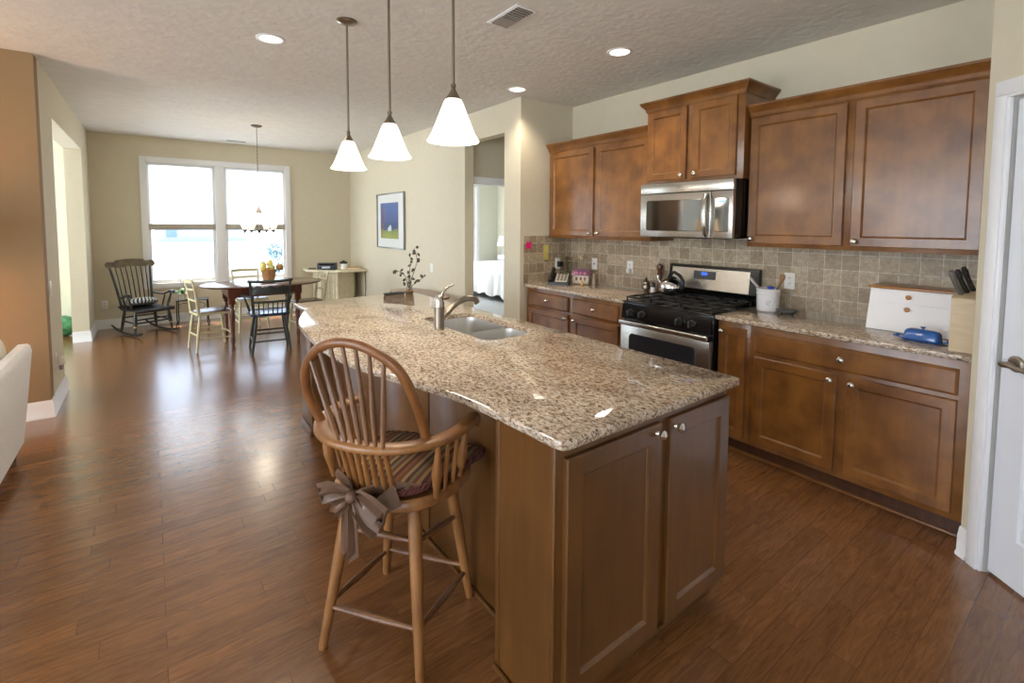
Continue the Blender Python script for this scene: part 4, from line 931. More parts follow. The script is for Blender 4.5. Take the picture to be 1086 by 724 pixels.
for x, z, hw in ((.255, .322, .235), (.262, .335, .238), (.245, .352, .238), (.15, .352, .240), (0, .340, .235), (-.14, .350, .225), (-.215, .375, .215), (-.225, .365, .213)):
    rings.append([(x, -hw, z-.016), (x, -hw, z), (x, -hw*.5, z+.002), (x, hw*.5, z+.002), (x, hw, z), (x, hw, z-.016), (x, 0, z-.018)])
m.loops(rings); m.build('seat', RB, rk)
for k in range(7):
    y = -.15+.05*k; MB().tube([(-.195, y, .355), (-.218, y*1.06, .48), (-.275, y*1.15, .72), (-.338, y*1.24, .93)], [.007, .0085, .0075, .006], 8).build('spindle', RB, rk)
m = MB(); n = 40; rings = []
for i in range(n+1):
    y = -.30+.60*i/n; a = abs(y)
    zt = .985+.018*math.cos(a/.2*PI/2) if a < .17 else (.968 if a < .23 else .972+.0*a)
    zb = .895+.006*math.cos(a/.05) if a < .21 else .905
    if a > .23: e = (a-.23)/.07; hh = .042*math.sqrt(max(.02, 1-(2*e-1)**2)) if e > .5 else .042; zt, zb = .93+hh, .93-hh
    xb = lambda z: -.335-.30*(z-.92)+.16*a*a*1.5
    rings.append([(xb(zb)-.010, y, zb), (xb(zb)+.010, y, zb), (xb(zt)+.010, y, zt), (xb(zt)-.010, y, zt)])
m.loops(rings); m.build('crest_rail', RGOLD, rk, label='dark crest rail with worn gold stencilling')
STP, t, b = newmat('pleated_stripes')
tcn = N(t, 'ShaderNodeTexCoord'); gr = N(t, 'ShaderNodeTexGradient', gradient_type='RADIAL'); t.links.new(tcn.outputs['Object'], gr.inputs[0])
mu = N(t, 'ShaderNodeMath', operation='MULTIPLY'); mu.inputs[1].default_value = 24; fr = N(t, 'ShaderNodeMath', operation='FRACT'); r = N(t, 'ShaderNodeValToRGB'); r.color_ramp.interpolation = 'CONSTANT'
r.color_ramp.elements[0].color = lin((34, 42, 58)); r.color_ramp.elements[1].position = .5; r.color_ramp.elements[1].color = lin((206, 208, 204))
t.links.new(gr.outputs[0], mu.inputs[0]); t.links.new(mu.outputs[0], fr.inputs[0]); t.links.new(fr.outputs[0], r.inputs[0]); t.links.new(r.outputs[0], b.inputs['Base Color']); setp(b, Roughness=.85)
cu = thing('cushion', 'round black and white pleated cushion on the rocking chair seat', 'cushion', (-.125, 8.33, .412), 0)
m = MB(); n_ = 72; prof = [(.001, .052), (.02, .047), (.06, .058), (.11, .056), (.15, .042), (.168, .020), (.17, .004), (.155, -.022), (.10, -.036), (.001, -.038)]
m.loops([[(rr*1.1*(1+.012*(k % 3 == 0))*math.cos(2*PI*k/n_), rr*.95*(1+.012*(k % 3 == 0))*math.sin(2*PI*k/n_), z) for k in range(n_)] for rr, z in prof]); m.build('cover', STP, cu)
cu.rotation_euler = (-.22, .08, math.atan2(-.89, .45)+PI/2)
# ---------------------------------------------------------------- plant table and orchid
ps = thing('plant_stand', 'small black metal plant table under the dining window', 'side table', (.47, 8.50, 0), math.radians(-8))
m = MB().box(-.20, .20, -.12, .12, .372, .385, .003); m.build('top', RB, ps)
for a in (-1, 1):
    for b in (-1, 1): MB().tube([(a*.185, b*.105, .372), (a*.19, b*.11, .2), (a*.185, b*.105, .06), (a*.2, b*.115, 0)], .008, 8).build('leg', IRON, ps)
    MB().tube([(a*.05, -.11, .33), (a*.10, -.11, .345), (a*.15, -.11, .325), (a*.165, -.11, .29), (a*.14, -.11, .28)], .004, 6).build('scroll', IRON, ps)
LEAF = plain('green_leaf', (92, 142, 62), .4, var=.2)
def leaf(m, p0, p1, p2, wd, n=6):
    P0, P1, P2 = map(Vector, (p0, p1, p2)); rows = []
    for i in range(n+1):
        u = i/n; p = P0*(1-u)**2+2*P1*u*(1-u)+P2*u*u; t = ((P1-P0)*(1-u)+(P2-P1)*u).normalized()
        sd = t.cross(Vector((0, 0, 1))); sd = sd.normalized() if sd.length > 1e-4 else Vector((1, 0, 0)); wv = wd*math.sin(PI*min(.98, max(.04, u*.92+.05)))**.8
        rows.append((p-sd*wv, p+Vector((0, 0, -wv*.25)), p+sd*wv))
    V = [[m.bm.verts.new(q) for q in r] for r in rows]
    for a, b in zip(V, V[1:]):
        for k in range(2): m.bm.faces.new((a[k], a[k+1], b[k+1], b[k]))
orc = thing('potted_orchid', 'potted orchid with long green leaves on the small table by the window', 'plant', (.35, 8.47, .385))
MB().lathe([(.035, 0), (.05, .005), (.062, .09), (.066, .095), (.060, .095), (.052, .085), (.001, .08)], n=24).build('pot', plain('stone_pot', (206, 200, 184), .6), orc)
m = MB()
for a, r, h in ((.2, .17, .10), (2.9, .16, .10), (1.6, .12, .14), (4.3, .13, .12), (5.2, .14, .08), (3.6, .12, .05)): leaf(m, (0, 0, .08), (r*.5*math.cos(a), r*.5*math.sin(a), .08+h), (r*math.cos(a), r*math.sin(a), .06+h*.5), .022)
m.build('leaves', LEAF, orc, solid=.002)
m = MB().tube([(0, 0, .08), (-.01, -.005, .22), (-.03, -.01, .34), (-.07, -.02, .44)], .0025, 6).tube([(0, 0, .08), (.01, 0, .2), (.02, 0, .30)], .0025, 6); m.build('stem', plain('orchid_stem', (110, 112, 80), .6), orc)
m = MB(); rn = random.Random(5)
for p in ((-.065, -.02, .43), (-.05, -.015, .395), (.02, 0, .30), (.0, -.02, .20), (.025, -.02, .24)):
    for k in range(5):
        a = 2*PI*k/5+rn.random(); leaf(m, p, (p[0]+.012*math.cos(a), p[1]-.004, p[2]+.012*math.sin(a)), (p[0]+.024*math.cos(a), p[1], p[2]+.024*math.sin(a)), .007, 4)
m.build('blossom', plain('pale_blossom', (196, 202, 214), .6), orc, solid=.0012)

# ---------------------------------------------------------------- corner cabinet with its clutter
CRM = plain('antique_cream', (224, 214, 182), .55, var=.08)
hc = thing('corner_cabinet', 'cream painted corner cabinet with a pierced door', 'cabinet', (2.6, 8.5, 0))
def inset(P, d): return offset_poly(P, d)
topP = [(2.10, 8.855), (2.06, 8.40), (2.44, 7.99), (2.935, 7.99), (2.935, 8.855)]
if sum(a[0]*b[1]-b[0]*a[1] for a, b in zip(topP, topP[1:]+topP[:1])) < 0: topP.reverse()
MB().prism(topP, .700, .735, .006).build('top', CRM, hc, world=True)
bodyP = [(2.26, 8.84), (2.23, 8.46), (2.50, 8.16), (2.80, 8.30), (2.915, 8.5), (2.915, 8.84)]
if sum(a[0]*b[1]-b[0]*a[1] for a, b in zip(bodyP, bodyP[1:]+bodyP[:1])) < 0: bodyP.reverse()
MB().prism(bodyP, .06, .70).build('body', CRM, hc, world=True)
MB().prism(inset(bodyP, .02), 0, .06).build('plinth', CRM, hc, world=True)
fa, fb = Vector((2.23, 8.46)), Vector((2.50, 8.16)); fd = (fb-fa).normalized(); fn = Vector((fd.y, -fd.x)); 
if fn.y > 0: fn = -fn
L = (fb-fa).length
fm = lambda a, z, d: (fa.x+fd.x*a+fn.x*d, fa.y+fd.y*a+fn.y*d, z)
MB().loops([[fm(L-.055, .06, 0), fm(L-.005, .06, 0), fm(L-.005, .06, .02), fm(L-.055, .06, .02)], [fm(L-.055, .70, 0), fm(L-.005, .70, 0), fm(L-.005, .70, .02), fm(L-.055, .70, .02)]]).build('pilaster', CRM, hc, world=True)
dd = MB().loops(panel_rings(.05, L-.065, .09, .67, .018, .035, .012, fm)).build('door', CRM, hc, world=True)
m = MB()
for i in range(4):
    for j in range(9):
        aa, zz = .05+.07+i*(L-.065-.05-.14)/3, .15+j*.058; r = .022
        m.tube([fm(aa+r*math.cos(t), zz+r*1.1*math.sin(t), .012) for t in [2*PI*q/10 for q in range(10)]], .004, 5, closed=True)
m.build('fretwork', plain('fretwork', (190, 176, 138), .6), dd, world=True)
r = thing('radio', 'dark table radio on the corner cabinet', 'radio', (2.36, 8.30, .735), math.radians(-30))
MB().box(-.15, .15, -.07, .07, .0, .115, .006).build('body', plain('dark_navy_plastic', (46, 52, 62), .45), r)
MB().box(-.07, .06, -.074, -.069, .025, .06, .002).build('label_plate', plain('pale_plate', (190, 200, 206), .4), r)
MB().box(-.12, .12, -.072, -.0695, .085, .100).build('dial', BLACKGL, r)
j = thing('jar', 'white jar with a black lid beside the radio on the corner cabinet', 'jar', (2.60, 8.20, .735))
MB().lathe([(.05, 0), (.058, .006), (.060, .09), (.056, .10)], n=24).build('body', PLASW, j)
MB().lathe([(.060, .10), (.062, .105), (.062, .128), (.05, .135), (.02, .138), (.02, .152), (.001, .156)], n=24).build('lid', PLASB, j)
b = thing('book', 'orange book lying on the right of the corner cabinet top', 'book', (2.74, 8.20, .735), math.radians(-12))
MB().box(-.12, .12, -.08, .08, 0, .004, .001).box(-.12, .12, -.08, .08, .026, .030, .001).box(-.12, .12, .076, .08, .003, .027).build('cover', plain('orange_cover', (222, 160, 84), .6), b)
MB().box(-.115, .117, -.077, .0755, .0042, .0258).build('pages', plain('paper', (230, 222, 200), .8), b)
pn = thing('glasses_case', 'slim dark case lying at the left end of the corner cabinet top', 'case', (2.17, 8.50, .735), math.radians(-40))
MB().tube([(-.07, 0, .012), (-.06, 0, .012), (.06, 0, .012), (.07, 0, .012)], [.01, .026, .026, .01], 14, ry=[.006, .0115, .0115, .006], up=(0, 0, 1)).build('shell', PLASB, pn)
m = MB().tube([(2.936, 8.15, .70), (2.93, 8.10, .66), (2.933, 8.08, .45), (2.93, 8.12, .2), (2.92, 8.2, .02)], .006, 6)
one('power_cord', m, PLASB, 'dark cord hanging behind the right edge of the corner cabinet', 'cord')
# ---------------------------------------------------------------- things on the kitchen counters
CT = .914
COPPER = plain('warm_steel', (196, 170, 136), .14, 1, var=.15, scale=18)
KS = 1.2
k = thing('kettle', 'shiny stainless steel kettle with a black handle on the range', 'kettle', (3.40, 2.345, .952))
b_ = MB().lathe([(.062, 0), (.070, .004), (.078, .02), (.081, .045), (.076, .072), (.060, .094), (.040, .104), (.036, .106)], n=36).build('body', CHROME, k)
MB().lathe([(.037, .105), (.034, .111), (.018, .117), (.006, .119), (.006, .126), (.012, .131), (.010, .139), (.001, .141)], n=20).build('lid', PLASB, k)
MB().tube([(-.0, .07, .06), (-.0, .095, .078), (0, .108, .10), (0, .112, .112)], [.017, .014, .011, .011], 12).build('spout', CHROME, k)
MB().tube([(0, .028, .100), (0, .012, .135), (0, -.02, .148), (0, -.065, .125), (0, -.092, .085), (0, -.088, .045), (0, -.075, .028)], [.007, .009, .011, .012, .011, .009, .006], 10).build('handle', PLASB, k)
k.scale = (KS, KS, KS)
p = thing('pepper_mill', 'tall dark wooden pepper mill beside the range back panel', 'pepper mill', (3.585, 2.595, CT))
MB().lathe([(.026, 0), (.028, .01), (.024, .03), (.018, .09), (.017, .12), (.022, .165), (.024, .18), (.018, .19)], n=20).build('body', wood('mill_wood', (70, 40, 24), (112, 68, 40), .3), p)
MB().lathe([(.017, .19), (.025, .20), (.028, .225), (.025, .245), (.010, .252), (.008, .258), (.001, .26)], n=20).build('cap', wood('mill_cap', (70, 40, 24), (112, 68, 40), .3), p)
s = thing('sugar_bowl', 'small pewter pot with a black knob left of the kettle', 'pot', (3.50, 2.672, CT))
MB().lathe([(.022, 0), (.026, .006), (.020, .014), (.036, .030), (.040, .048), (.034, .066), (.030, .072), (.034, .078), (.030, .096), (.014, .108), (.006, .110)], n=24).build('body', plain('pewter', (150, 140, 128), .3, 1, var=.2), s)
MB().ball((0, 0, .120), .010, .010, .011).build('lid_knob', PLASB, s)
MB().tube([(.0, -.036, .06), (0, -.056, .056), (0, -.052, .034), (0, -.036, .036)], .004, 8).build('handle', PLASB, s)
s = thing('salt_shaker', 'small white shaker with a dark cap between the pewter pot and the kettle', 'shaker', (3.44, 2.555, CT))
MB().lathe([(.017, 0), (.019, .004), (.019, .058), (.017, .064)], n=20).build('body', PLASW, s)
MB().lathe([(.018, .064), (.018, .088), (.014, .10), (.008, .106), (.001, .107)], n=20).build('cap', PLASB, s)
c = thing('utensil_crock', 'white ceramic utensil crock right of the range', 'crock', (3.47, 1.605, CT))
MB().lathe([(.066, 0), (.070, .004), (.074, .115), (.077, .118), (.077, .126), (.074, .129), (.077, .150), (.079, .156), (.074, .157), (.070, .15), (.066, .02), (.001, .012)], n=36).build('body', plain('white_ceramic', (232, 230, 230), .25, var=.02), c)
m = MB()
for i in range(9):
    a = PI+.25+.045*i; zz = .06+.015*math.sin(i*1.9); m.tube([(.0715*math.cos(a), .0715*math.sin(a), zz-.006), (.0725*math.cos(a+.02), .0725*math.sin(a+.02), zz+.008)], .0012, 5)
m.build('crest', plain('grey_print', (150, 150, 156), .5), c, label='faint grey printed emblem')
u = thing('spatula', 'white spatula leaning left out of the utensil crock', 'spatula', (3.455, 1.605, CT))
MB().tube([(0, -.01, .03), (0, .06, .15), (0, .075, .175)], .005, 8).build('handle', PLASW, u)
MB().loops([[(-.014, .066, .160), (.014, .066, .160), (.014, .070, .158), (-.014, .070, .158)], [(-.018, .105, .205), (.018, .105, .205), (.018, .110, .203), (-.018, .110, .203)], [(-.012, .124, .228), (.012, .124, .228), (.012, .127, .227), (-.012, .127, .227)]]).build('blade', PLASW, u)
u = thing('wooden_spoon', 'wooden spoon leaning right out of the utensil crock', 'spoon', (3.487, 1.605, CT))
MB().tube([(.0, .02, .03), (0, -.06, .17), (0, -.078, .215)], [.005, .007, .009], 10).build('handle', OAK, u)
MB().tube([(0, -.076, .208), (0, -.084, .232), (0, -.086, .25), (0, -.085, .262)], [.009, .017, .018, .008], 14, ry=[.006, .006, .006, .004], up=(1, 0, 0)).build('bowl', wood('spoon_bowl', (120, 76, 34), (176, 122, 62), .5), u)
u = thing('measuring_spoon', 'blue plastic tool sticking out of the utensil crock', 'kitchen tool', (3.438, 1.605, CT))
MB().tube([(.0, .0, .03), (0, -.025, .13), (0, -.035, .158)], .005, 8).build('handle', plain('blue_plastic', (44, 78, 170), .35), u)
MB().ball((-.01, -.036, .166), .018, .026, .013).build('head', plain('blue_plastic_head', (44, 78, 170), .35), u)
u = thing('whisk', 'steel whisk handle in the middle of the utensil crock', 'whisk', (3.500, 1.605, CT))
MB().tube([(.01, .0, .03), (.012, .012, .15), (.014, .016, .168)], [.006, .008, .006], 8).build('handle', NICKEL, u)
d = thing('spoon_rest', 'small cut-glass dish in front of the utensil crock', 'dish', (3.455, 1.472, CT))
m = MB()
rings = []
for r, z in ((.03, 0), (.036, .002), (.05, .018), (.054, .026), (.050, .026), (.034, .008), (.002, .006)):
    rings.append([(r*(1+.06*(kk % 2))*math.cos(2*PI*kk/32), r*1.25*(1+.06*(kk % 2))*math.sin(2*PI*kk/32), z) for kk in range(32)])
m.loops(rings); m.build('bowl', plain('grey_glass', (128, 132, 130), .08, .4, var=.3, scale=60), d)

# bread box: sloped white front, wooden lid board, two knobs
WHT = plain('white_wood_paint', (238, 236, 236), .4, var=.01); KN = wood('honey_knob', (150, 92, 30), (190, 128, 56), .3)
bb = thing('bread_box', 'white sloped-front bread box with a wooden top and two knobs', 'bread box', (3.47, .79, CT))
y0, y1 = .585, .985
pr_ = [(3.345, .916), (3.60, .916), (3.60, 1.150), (3.425, 1.150), (3.405, 1.147)]
MB().loops([[(x, y, z) for x, z in pr_] for y in (y0, y1)]).build('body', WHT, bb, world=True)
MB().box(3.397, 3.612, y0-.012, y1+.012, 1.150, 1.162, .003).build('top_board', KN, bb, world=True)
sl = lambda z, o=0: 3.345+.060*(z-.916)/.231-o
def sq(z0, z1, o): return MB().loops([[(sl(z0, o), y0+.018, z0), (sl(z0)-.0005, y0+.018, z0), (sl(z1)-.0005, y0+.018, z1), (sl(z1, o), y0+.018, z1)], [(sl(z0, o), y1-.018, z0), (sl(z0)-.0005, y1-.018, z0), (sl(z1)-.0005, y1-.018, z1), (sl(z1, o), y1-.018, z1)]])
for z0, z1, kz in ((.928, 1.072, 1.045), (1.077, 1.142, 1.112)):
    dd = sq(z0, z1, .005).build('door', WHT, bb, world=True)
    MB().tube([(sl(kz, .005), .80, kz), (sl(kz, .012), .80, kz), (sl(kz, .016), .80, kz), (sl(kz, .024), .80, kz), (sl(kz, .029), .80, kz), (sl(kz, .031), .80, kz)], [.007, .006, .012, .0135, .010, .003], 16).build('knob', KN, dd, world=True)
BLUE = plain('blue_enamel', (34, 92, 164), .15, var=.05, coat=.5)
bd = thing('butter_dish', 'blue enamel butter dish with a knobbed lid in front of the bread box', 'butter dish', (3.185, .688, CT), math.radians(-6))
m = MB(); rings = []
for i, z in ((.018, 0), (.012, .004), (.002, .012), (0, .016), (.006, .015), (.02, .009)): rings.append([(x, y, z) for x, y in rrect(-.052+i, .052-i, -.096+i, .096-i, .028)])
m.loops(rings)
for s_ in (1, -1): m.tube([(-.025, s_*.094, .0135), (-.015, s_*.118, .016), (.015, s_*.118, .016), (.025, s_*.094, .0135)], .005, 8)
m.build('tray', BLUE, bd)
m = MB(); rings = []
for i, z in ((0, .012), (.001, .02), (.004, .045), (.010, .056), (.022, .062), (.034, .063)): rings.append([(x, y, z) for x, y in rrect(-.040+i, .040-i, -.076+i, .076-i, max(.004, .022-i*.4))])
m.loops(rings)
m.lathe([(.006, .062), (.005, .068), (.012, .074), (.012, .077), (.002, .079)], n=16); m.build('lid', BLUE, bd)
KB = wood('pale_knife_block', (190, 168, 134), (208, 188, 156), .5, (4, 3, 14), 4, 0)
kb = thing('knife_block', 'pale wooden knife block at the right end of the counter', 'knife block', (3.165, .535, CT))
# side profile seen from the room: tall slanted block
kp = [(3.055, CT+.0005), (3.27, CT+.0005), (3.27, 1.215), (3.20, 1.222), (3.055, 1.170)]
MB().loops([[(x, y, z) for x, z in kp] for y in (.478, .562)]).build('body', KB, kb, world=True)
HB = plain('black_knife_handle', (24, 24, 25), .35); HG = plain('grey_knife_handle', (112, 110, 106), .3, .3)
for i, (x, y, mt_, lab, ln) in enumerate(((3.10, .535, HG, 'grey-handled knife at the left of the knife block', .112), (3.125, .518, HB, 'black-handled knife in the middle of the knife block', .108), (3.15, .500, HB, 'black-handled knife at the back right of the knife block', .112))):
    z = 1.170+(x-3.055)*.052/.145
    kn = thing('kitchen_knife', lab, 'knife', (x, y, z), 0, 'knives in the wooden block')
    dx, dyy = -.10, .055
    P = lambda t, w=0: (dx*t/ .12*ln+w, dyy*t/.12*ln, t/.12*ln)
    MB().tube([(0, 0, -.10), (0, 0, .004)], [.010, .011], 8, ry=.0015).build('blade', CHROME, kn)
    MB().tube([(0, 0, -.001), (-.012*ln/.12, .008, ln*.18), (-.03*ln/.12, .022, ln*.55), (-.042*ln/.12, .030, ln*.85), (-.05*ln/.12, .034, ln)], [.009, .0105, .011, .012, .008], 10, ry=[.012, .012, .011, .014, .008]).build('handle', mt_, kn)
    m = MB()
    for t_ in (.25, .5, .75): m.ball((-.033*t_*ln/.066-.010, .03*t_, ln*t_), .0022, .0022, .0022, 8, 6)
    m.build('rivet', NICKEL, kn)

# left counter
ph = thing('telephone', 'dark desk telephone with a silver keypad at the left end of the counter', 'telephone', (3.26, 3.545, CT), math.radians(36))
MB().loops([[(x, y, z) for x, z in ((-.075, .001), (.070, .001), (.070, .105), (.055, .110), (-.075, .028))] for y in (-.095, .10)]).build('base', PLASB, ph)
pz = lambda x, o: .028+(x+.075)*.082/.130+o
MB().loops([[(x, y, pz(x, o)) for x, o in ((-.068, -.001), (-.068, .006), (.046, .006), (.046, -.001))] for y in (-.088, .03)]).build('keypad', plain('silver_keypad', (190, 184, 168), .35), ph)
m = MB()
for i in range(4):
    for j in range(3):
        x0, y0 = -.058+i*.022, -.078+j*.034
        m.loops([[(x, y, pz(x, o)) for x, o in ((x0, .005), (x0, .009), (x0+.015, .009), (x0+.015, .005))] for y in (y0, y0+.024)])
m.build('key', plain('dark_keys', (96, 90, 78), .5), ph)
MB().loops([[(x, y, pz(x, o)) for x, o in ((.030, .005), (.030, .008), (.042, .008), (.042, .005))] for y in (-.08, .02)]).build('screen', BLACKGL, ph)
MB().tube([(-.075, .07, .050), (-.068, .07, .066), (-.03, .07, .088), (.02, .07, .120), (.060, .07, .142), (.070, .07, .130)], [.020, .024, .018, .018, .024, .02], 12).build('handset', PLASB, ph)
ch_ = thing('ceramic_cottage', 'ceramic cottage jar with a pink-purple roof on the left counter', 'jar', (3.50, 3.47, CT), math.radians(28))
MB().box(-.055, .055, -.085, .085, .0, .088, .006).build('walls', plain('cottage_white', (218, 206, 190), .4, var=.1, scale=30), ch_)
MB().loops([[(-.064, -.092, .086), (.064, -.092, .086), (.0, -.08, .150)], [(-.064, .092, .086), (.064, .092, .086), (0, .08, .150)]]).build('roof', plain('cottage_roof', (150, 104, 132), .4, var=.25, scale=60), ch_)
wm = plain('cottage_window', (120, 80, 60), .4); pk = plain('cottage_pink', (206, 130, 160), .4)
for i in range(3):
    MB().loops([[(-.0575, p[0], p[1]) for p in rrect(-.062+.044*i, -.038+.044*i, .035, .07, .010)], [(-.054, p[0], p[1]) for p in rrect(-.062+.044*i, -.038+.044*i, .035, .07, .010)]]).build('window', wm, ch_)
    q = MB(); q.box(-.062, -.030, -.066+.044*i, -.034+.044*i, .095, .120, .004); q.build('dormer', pk, ch_)
fg = thing('figurine', 'tiny yellow figurine beside the ceramic cottage', 'figurine', (3.42, 3.385, CT))
MB().lathe([(.014, 0), (.016, .006), (.012, .016), (.006, .02), (.010, .026), (.011, .034), (.006, .042), (.001, .044)], n=14).build('body', plain('yellow_glaze', (214, 172, 90), .3, var=.3, scale=80), fg)
fg = thing('figurine', 'small pale figurine standing right of the ceramic cottage', 'figurine', (3.56, 3.36, CT))
MB().lathe([(.018, 0), (.02, .006), (.014, .03), (.012, .07), (.008, .078), (.013, .09), (.013, .102), (.005, .112), (.001, .113)], n=16).build('body', plain('pale_glaze', (200, 184, 160), .35, var=.1), fg)
VG = glassy('smoky_glass', (.92, .92, .88), .1)
va = thing('glass_vase', 'tall smoky glass vase between the telephone and the cottage jar', 'vase', (3.50, 3.66, CT))
MB().lathe([(.036, 0), (.040, .004), (.034, .03), (.030, .10), (.034, .20), (.048, .262), (.045, .262), (.031, .20), (.027, .10), (.030, .03), (.001, .010)], n=28).build('body', VG, va)
fl = thing('artificial_flower', 'single white flower on a thin stem behind the cottage jar', 'flower', (3.57, 3.545, CT))
MB().tube([(0, 0, 0), (-.002, 0, .12), (.0, .005, .20), (-.006, -.01, .255)], .003, 8).build('stem', plain('pale_stem', (170, 160, 130), .6), fl)
m = MB(); rn = random.Random(2)
for i in range(16):
    a = 2*PI*i/16+rn.random()*.2; rr = .042*(1 if i % 2 else .7); leaf(m, (-.006, -.01, .255), (-.016+rr*.4*math.cos(a)*.3, -.01+rr*.6*math.cos(a), .258+rr*.6*math.sin(a)), (-.012+.0, -.01+rr*math.cos(a), .258+rr*math.sin(a)), .009, 4)
m.build('petals', plain('cream_petals', (220, 206, 180), .7), fl, solid=.0015)
MB().ball((-.014, -.01, .258), .008, .010, .010, 12, 8).build('centre', plain('flower_centre', (200, 170, 110), .7), fl)
# sticky notes, outlets
one('sticky_note', MB().box(3.013, 3.075, YS-.0105, YS-.0085, 1.265, 1.335), plain('pink_paper', (232, 22, 120), .6), 'bright pink sticky note on the end wall tiles', 'sticky note')
one('sticky_note', MB().box(3.24, 3.31, YS-.0105, YS-.0085, 1.225, 1.30), plain('yellow_paper', (212, 198, 110), .6), 'upper yellow sticky note below the wall cabinet', 'sticky note', group='yellow sticky notes')
one('sticky_note', MB().box(3.242, 3.308, YS-.0112, YS-.0085, 1.148, 1.223), plain('yellow_paper_lower', (206, 190, 104), .6), 'lower yellow sticky note, directly under the other yellow one', 'sticky note', group='yellow sticky notes')
def plate(name, loc, nrm, label, cat, kind='outlet', wd=.072, ht=.116):
    """wall plate facing nrm, local x along wall, local -y outward"""
    rz = math.atan2(nrm[1], nrm[0])+PI/2
    o = thing(name, label, cat, loc, rz)
    MB().box(-wd/2, wd/2, -.006, 0, -ht/2, ht/2, .0025).build('cover_plate', PLASW, o)
    if kind == 'outlet':
        for z in (.02, -.02):
            MB().loops([[(p[0], -.0065, p[1]) for p in rrect(-.015, .015, z-.014, z+.014, .009)], [(p[0], -.0085, p[1]) for p in rrect(-.015, .015, z-.014, z+.014, .009)]]).build('receptacle', PLASW, o)
            MB().box(-.007, -.004, -.0092, -.0085, z-.002, z+.007).box(.004, .007, -.0092, -.0085, z-.002, z+.007).box(-.002, .002, -.0092, -.0085, z-.010, z-.006).build('slot', PLASB, o)
    elif kind == 'switch':
        MB().box(-.016, .016, -.0095, -.006, -.033, .033, .002).build('rocker', PLASW, o)
    elif kind == 'jack':
        MB().lathe([(.009, -.001), (.009, .003), (.004, .004)], n=14).move(Matrix.Rotation(PI/2, 4, 'X') @ Matrix.Translation((0, 0, .006))).build('jack', plain('jack_brown', (96, 80, 70), .5), o)
    return o
tx = XK-.008
plate('wall_outlet', (tx, 1.536, 1.118), (-1, 0), 'white double outlet between the utensil crock and the bread box', 'outlet')
o1 = plate('wall_outlet', (tx, 2.963, 1.112), (-1, 0), 'white outlet left of the range with a plug-in night light', 'outlet')
n_ = thing('night_light', 'small white plug-in night light in the outlet left of the range', 'night light', (tx-.0085, 2.963, 1.085), -PI/2)
MB().box(-.022, .022, -.028, 0, -.03, .012, .005).build('body', PLASW, n_); MB().box(-.018, .018, -.034, -.028, -.026, .006, .004).build('lens', plain('frosted_lens', (226, 226, 216), .3), n_)
plate('wall_jack', (tx, 3.42, 1.112), (-1, 0), 'pinkish white phone jack plate above the cottage jar', 'wall plate', 'jack')
plate('wall_outlet', (3.44, YS-.008, 1.10), (0, -1), 'white outlet behind the telephone with a black charger', 'outlet')
n_ = thing('charger', 'black square charger plugged in above the telephone', 'charger', (3.45, YS-.0167, 1.095), 0)
MB().box(-.028, .028, -.040, 0, -.028, .028, .005).build('body', PLASB, n_); MB().tube([(0, -.03, -.026), (0, -.035, -.07), (-.02, -.03, -.12), (-.03, -.025, -.172), (-.08, -.06, -.178)], .0022, 6).build('cord', PLASB, n_)
plate('light_switch', (XP, 5.661, .935), (-1, 0), 'white switch plate on the wall below the picture', 'switch', 'switch')
plate('light_switch', (XL, 5.265, .975), (1, 0), 'white switch plate on the wall end at the left', 'switch', 'switch', .08, .125)
plate('wall_outlet', (-.55, YF, .346), (0, -1), 'white outlet low on the tan wall behind the rocking chair', 'outlet')
plate('wall_outlet', (2.02, YF, .35), (0, -1), 'white outlet low on the wall between the window and corner cabinet', 'outlet')
plate('wall_outlet', (XL, 5.346, .38), (1, 0), 'white outlet low on the wall end at the left with a white plug-in', 'outlet')
n_ = thing('air_freshener', 'white plug-in air freshener low on the wall end at the left', 'air freshener', (XL+.0085, 5.346, .372), PI/2)
MB().lathe([(.02, -.035), (.026, -.02), (.026, .01), (.018, .03), (.004, .034)], (0, -.025, 0), n=16).build('body', PLASW, n_); MB().box(-.018, .018, -.004, 0, -.025, .025, .001).build('plug', PLASW, n_)
MB().lathe([(.012, -.075), (.014, -.07), (.014, -.036), (.010, -.034)], (0, -.025, 0), n=14).build('bottle', plain('grey_bottle', (150, 150, 156), .2), n_)

# ---------------------------------------------------------------- framed picture
fp = thing('framed_picture', 'framed landscape print with a wide white mat on the beige wall', 'picture', (XP, 6.975, 1.555))
py0, py1, pz0, pz1 = 6.46, 7.49, 1.135, 1.975
FRM = plain('brushed_frame', (150, 150, 146), .3, .8)
m = MB()
for a, b_, c_, d_ in ((py0, py1, pz0, pz0+.018), (py0, py1, pz1-.018, pz1)): m.box(XP-.034, XP-.001, a, b_, c_, d_, .002)
for a, b_ in ((py0, py0+.018), (py1-.018, py1)): m.box(XP-.034, XP-.001, a, b_, pz0+.018, pz1-.018, .002)
m.build('frame', FRM, fp, world=True)
MB().box(XP-.016, XP-.010, py0+.016, py1-.016, pz0+.016, pz1-.016).build('mat_board', plain('mat_white', (228, 230, 228), .5, var=.01), fp, world=True)
am, t, b = newmat('painted_landscape')
tcn = N(t, 'ShaderNodeTexCoord'); s = N(t, 'ShaderNodeSeparateXYZ'); t.links.new(tcn.outputs['Generated'], s.inputs[0])
nz = N(t, 'ShaderNodeTexNoise'); nz.inputs['Scale'].default_value = 5; nz.inputs['Detail'].default_value = 6; t.links.new(tcn.outputs['Generated'], nz.inputs['Vector'])
ad = N(t, 'ShaderNodeMath', operation='MULTIPLY_ADD'); ad.inputs[1].default_value = .22; t.links.new(nz.outputs['Fac'], ad.inputs[0]); t.links.new(s.outputs['Z'], ad.inputs[2])
r = N(t, 'ShaderNodeValToRGB'); el = r.color_ramp.elements
for _ in range(3): el.new(.5)
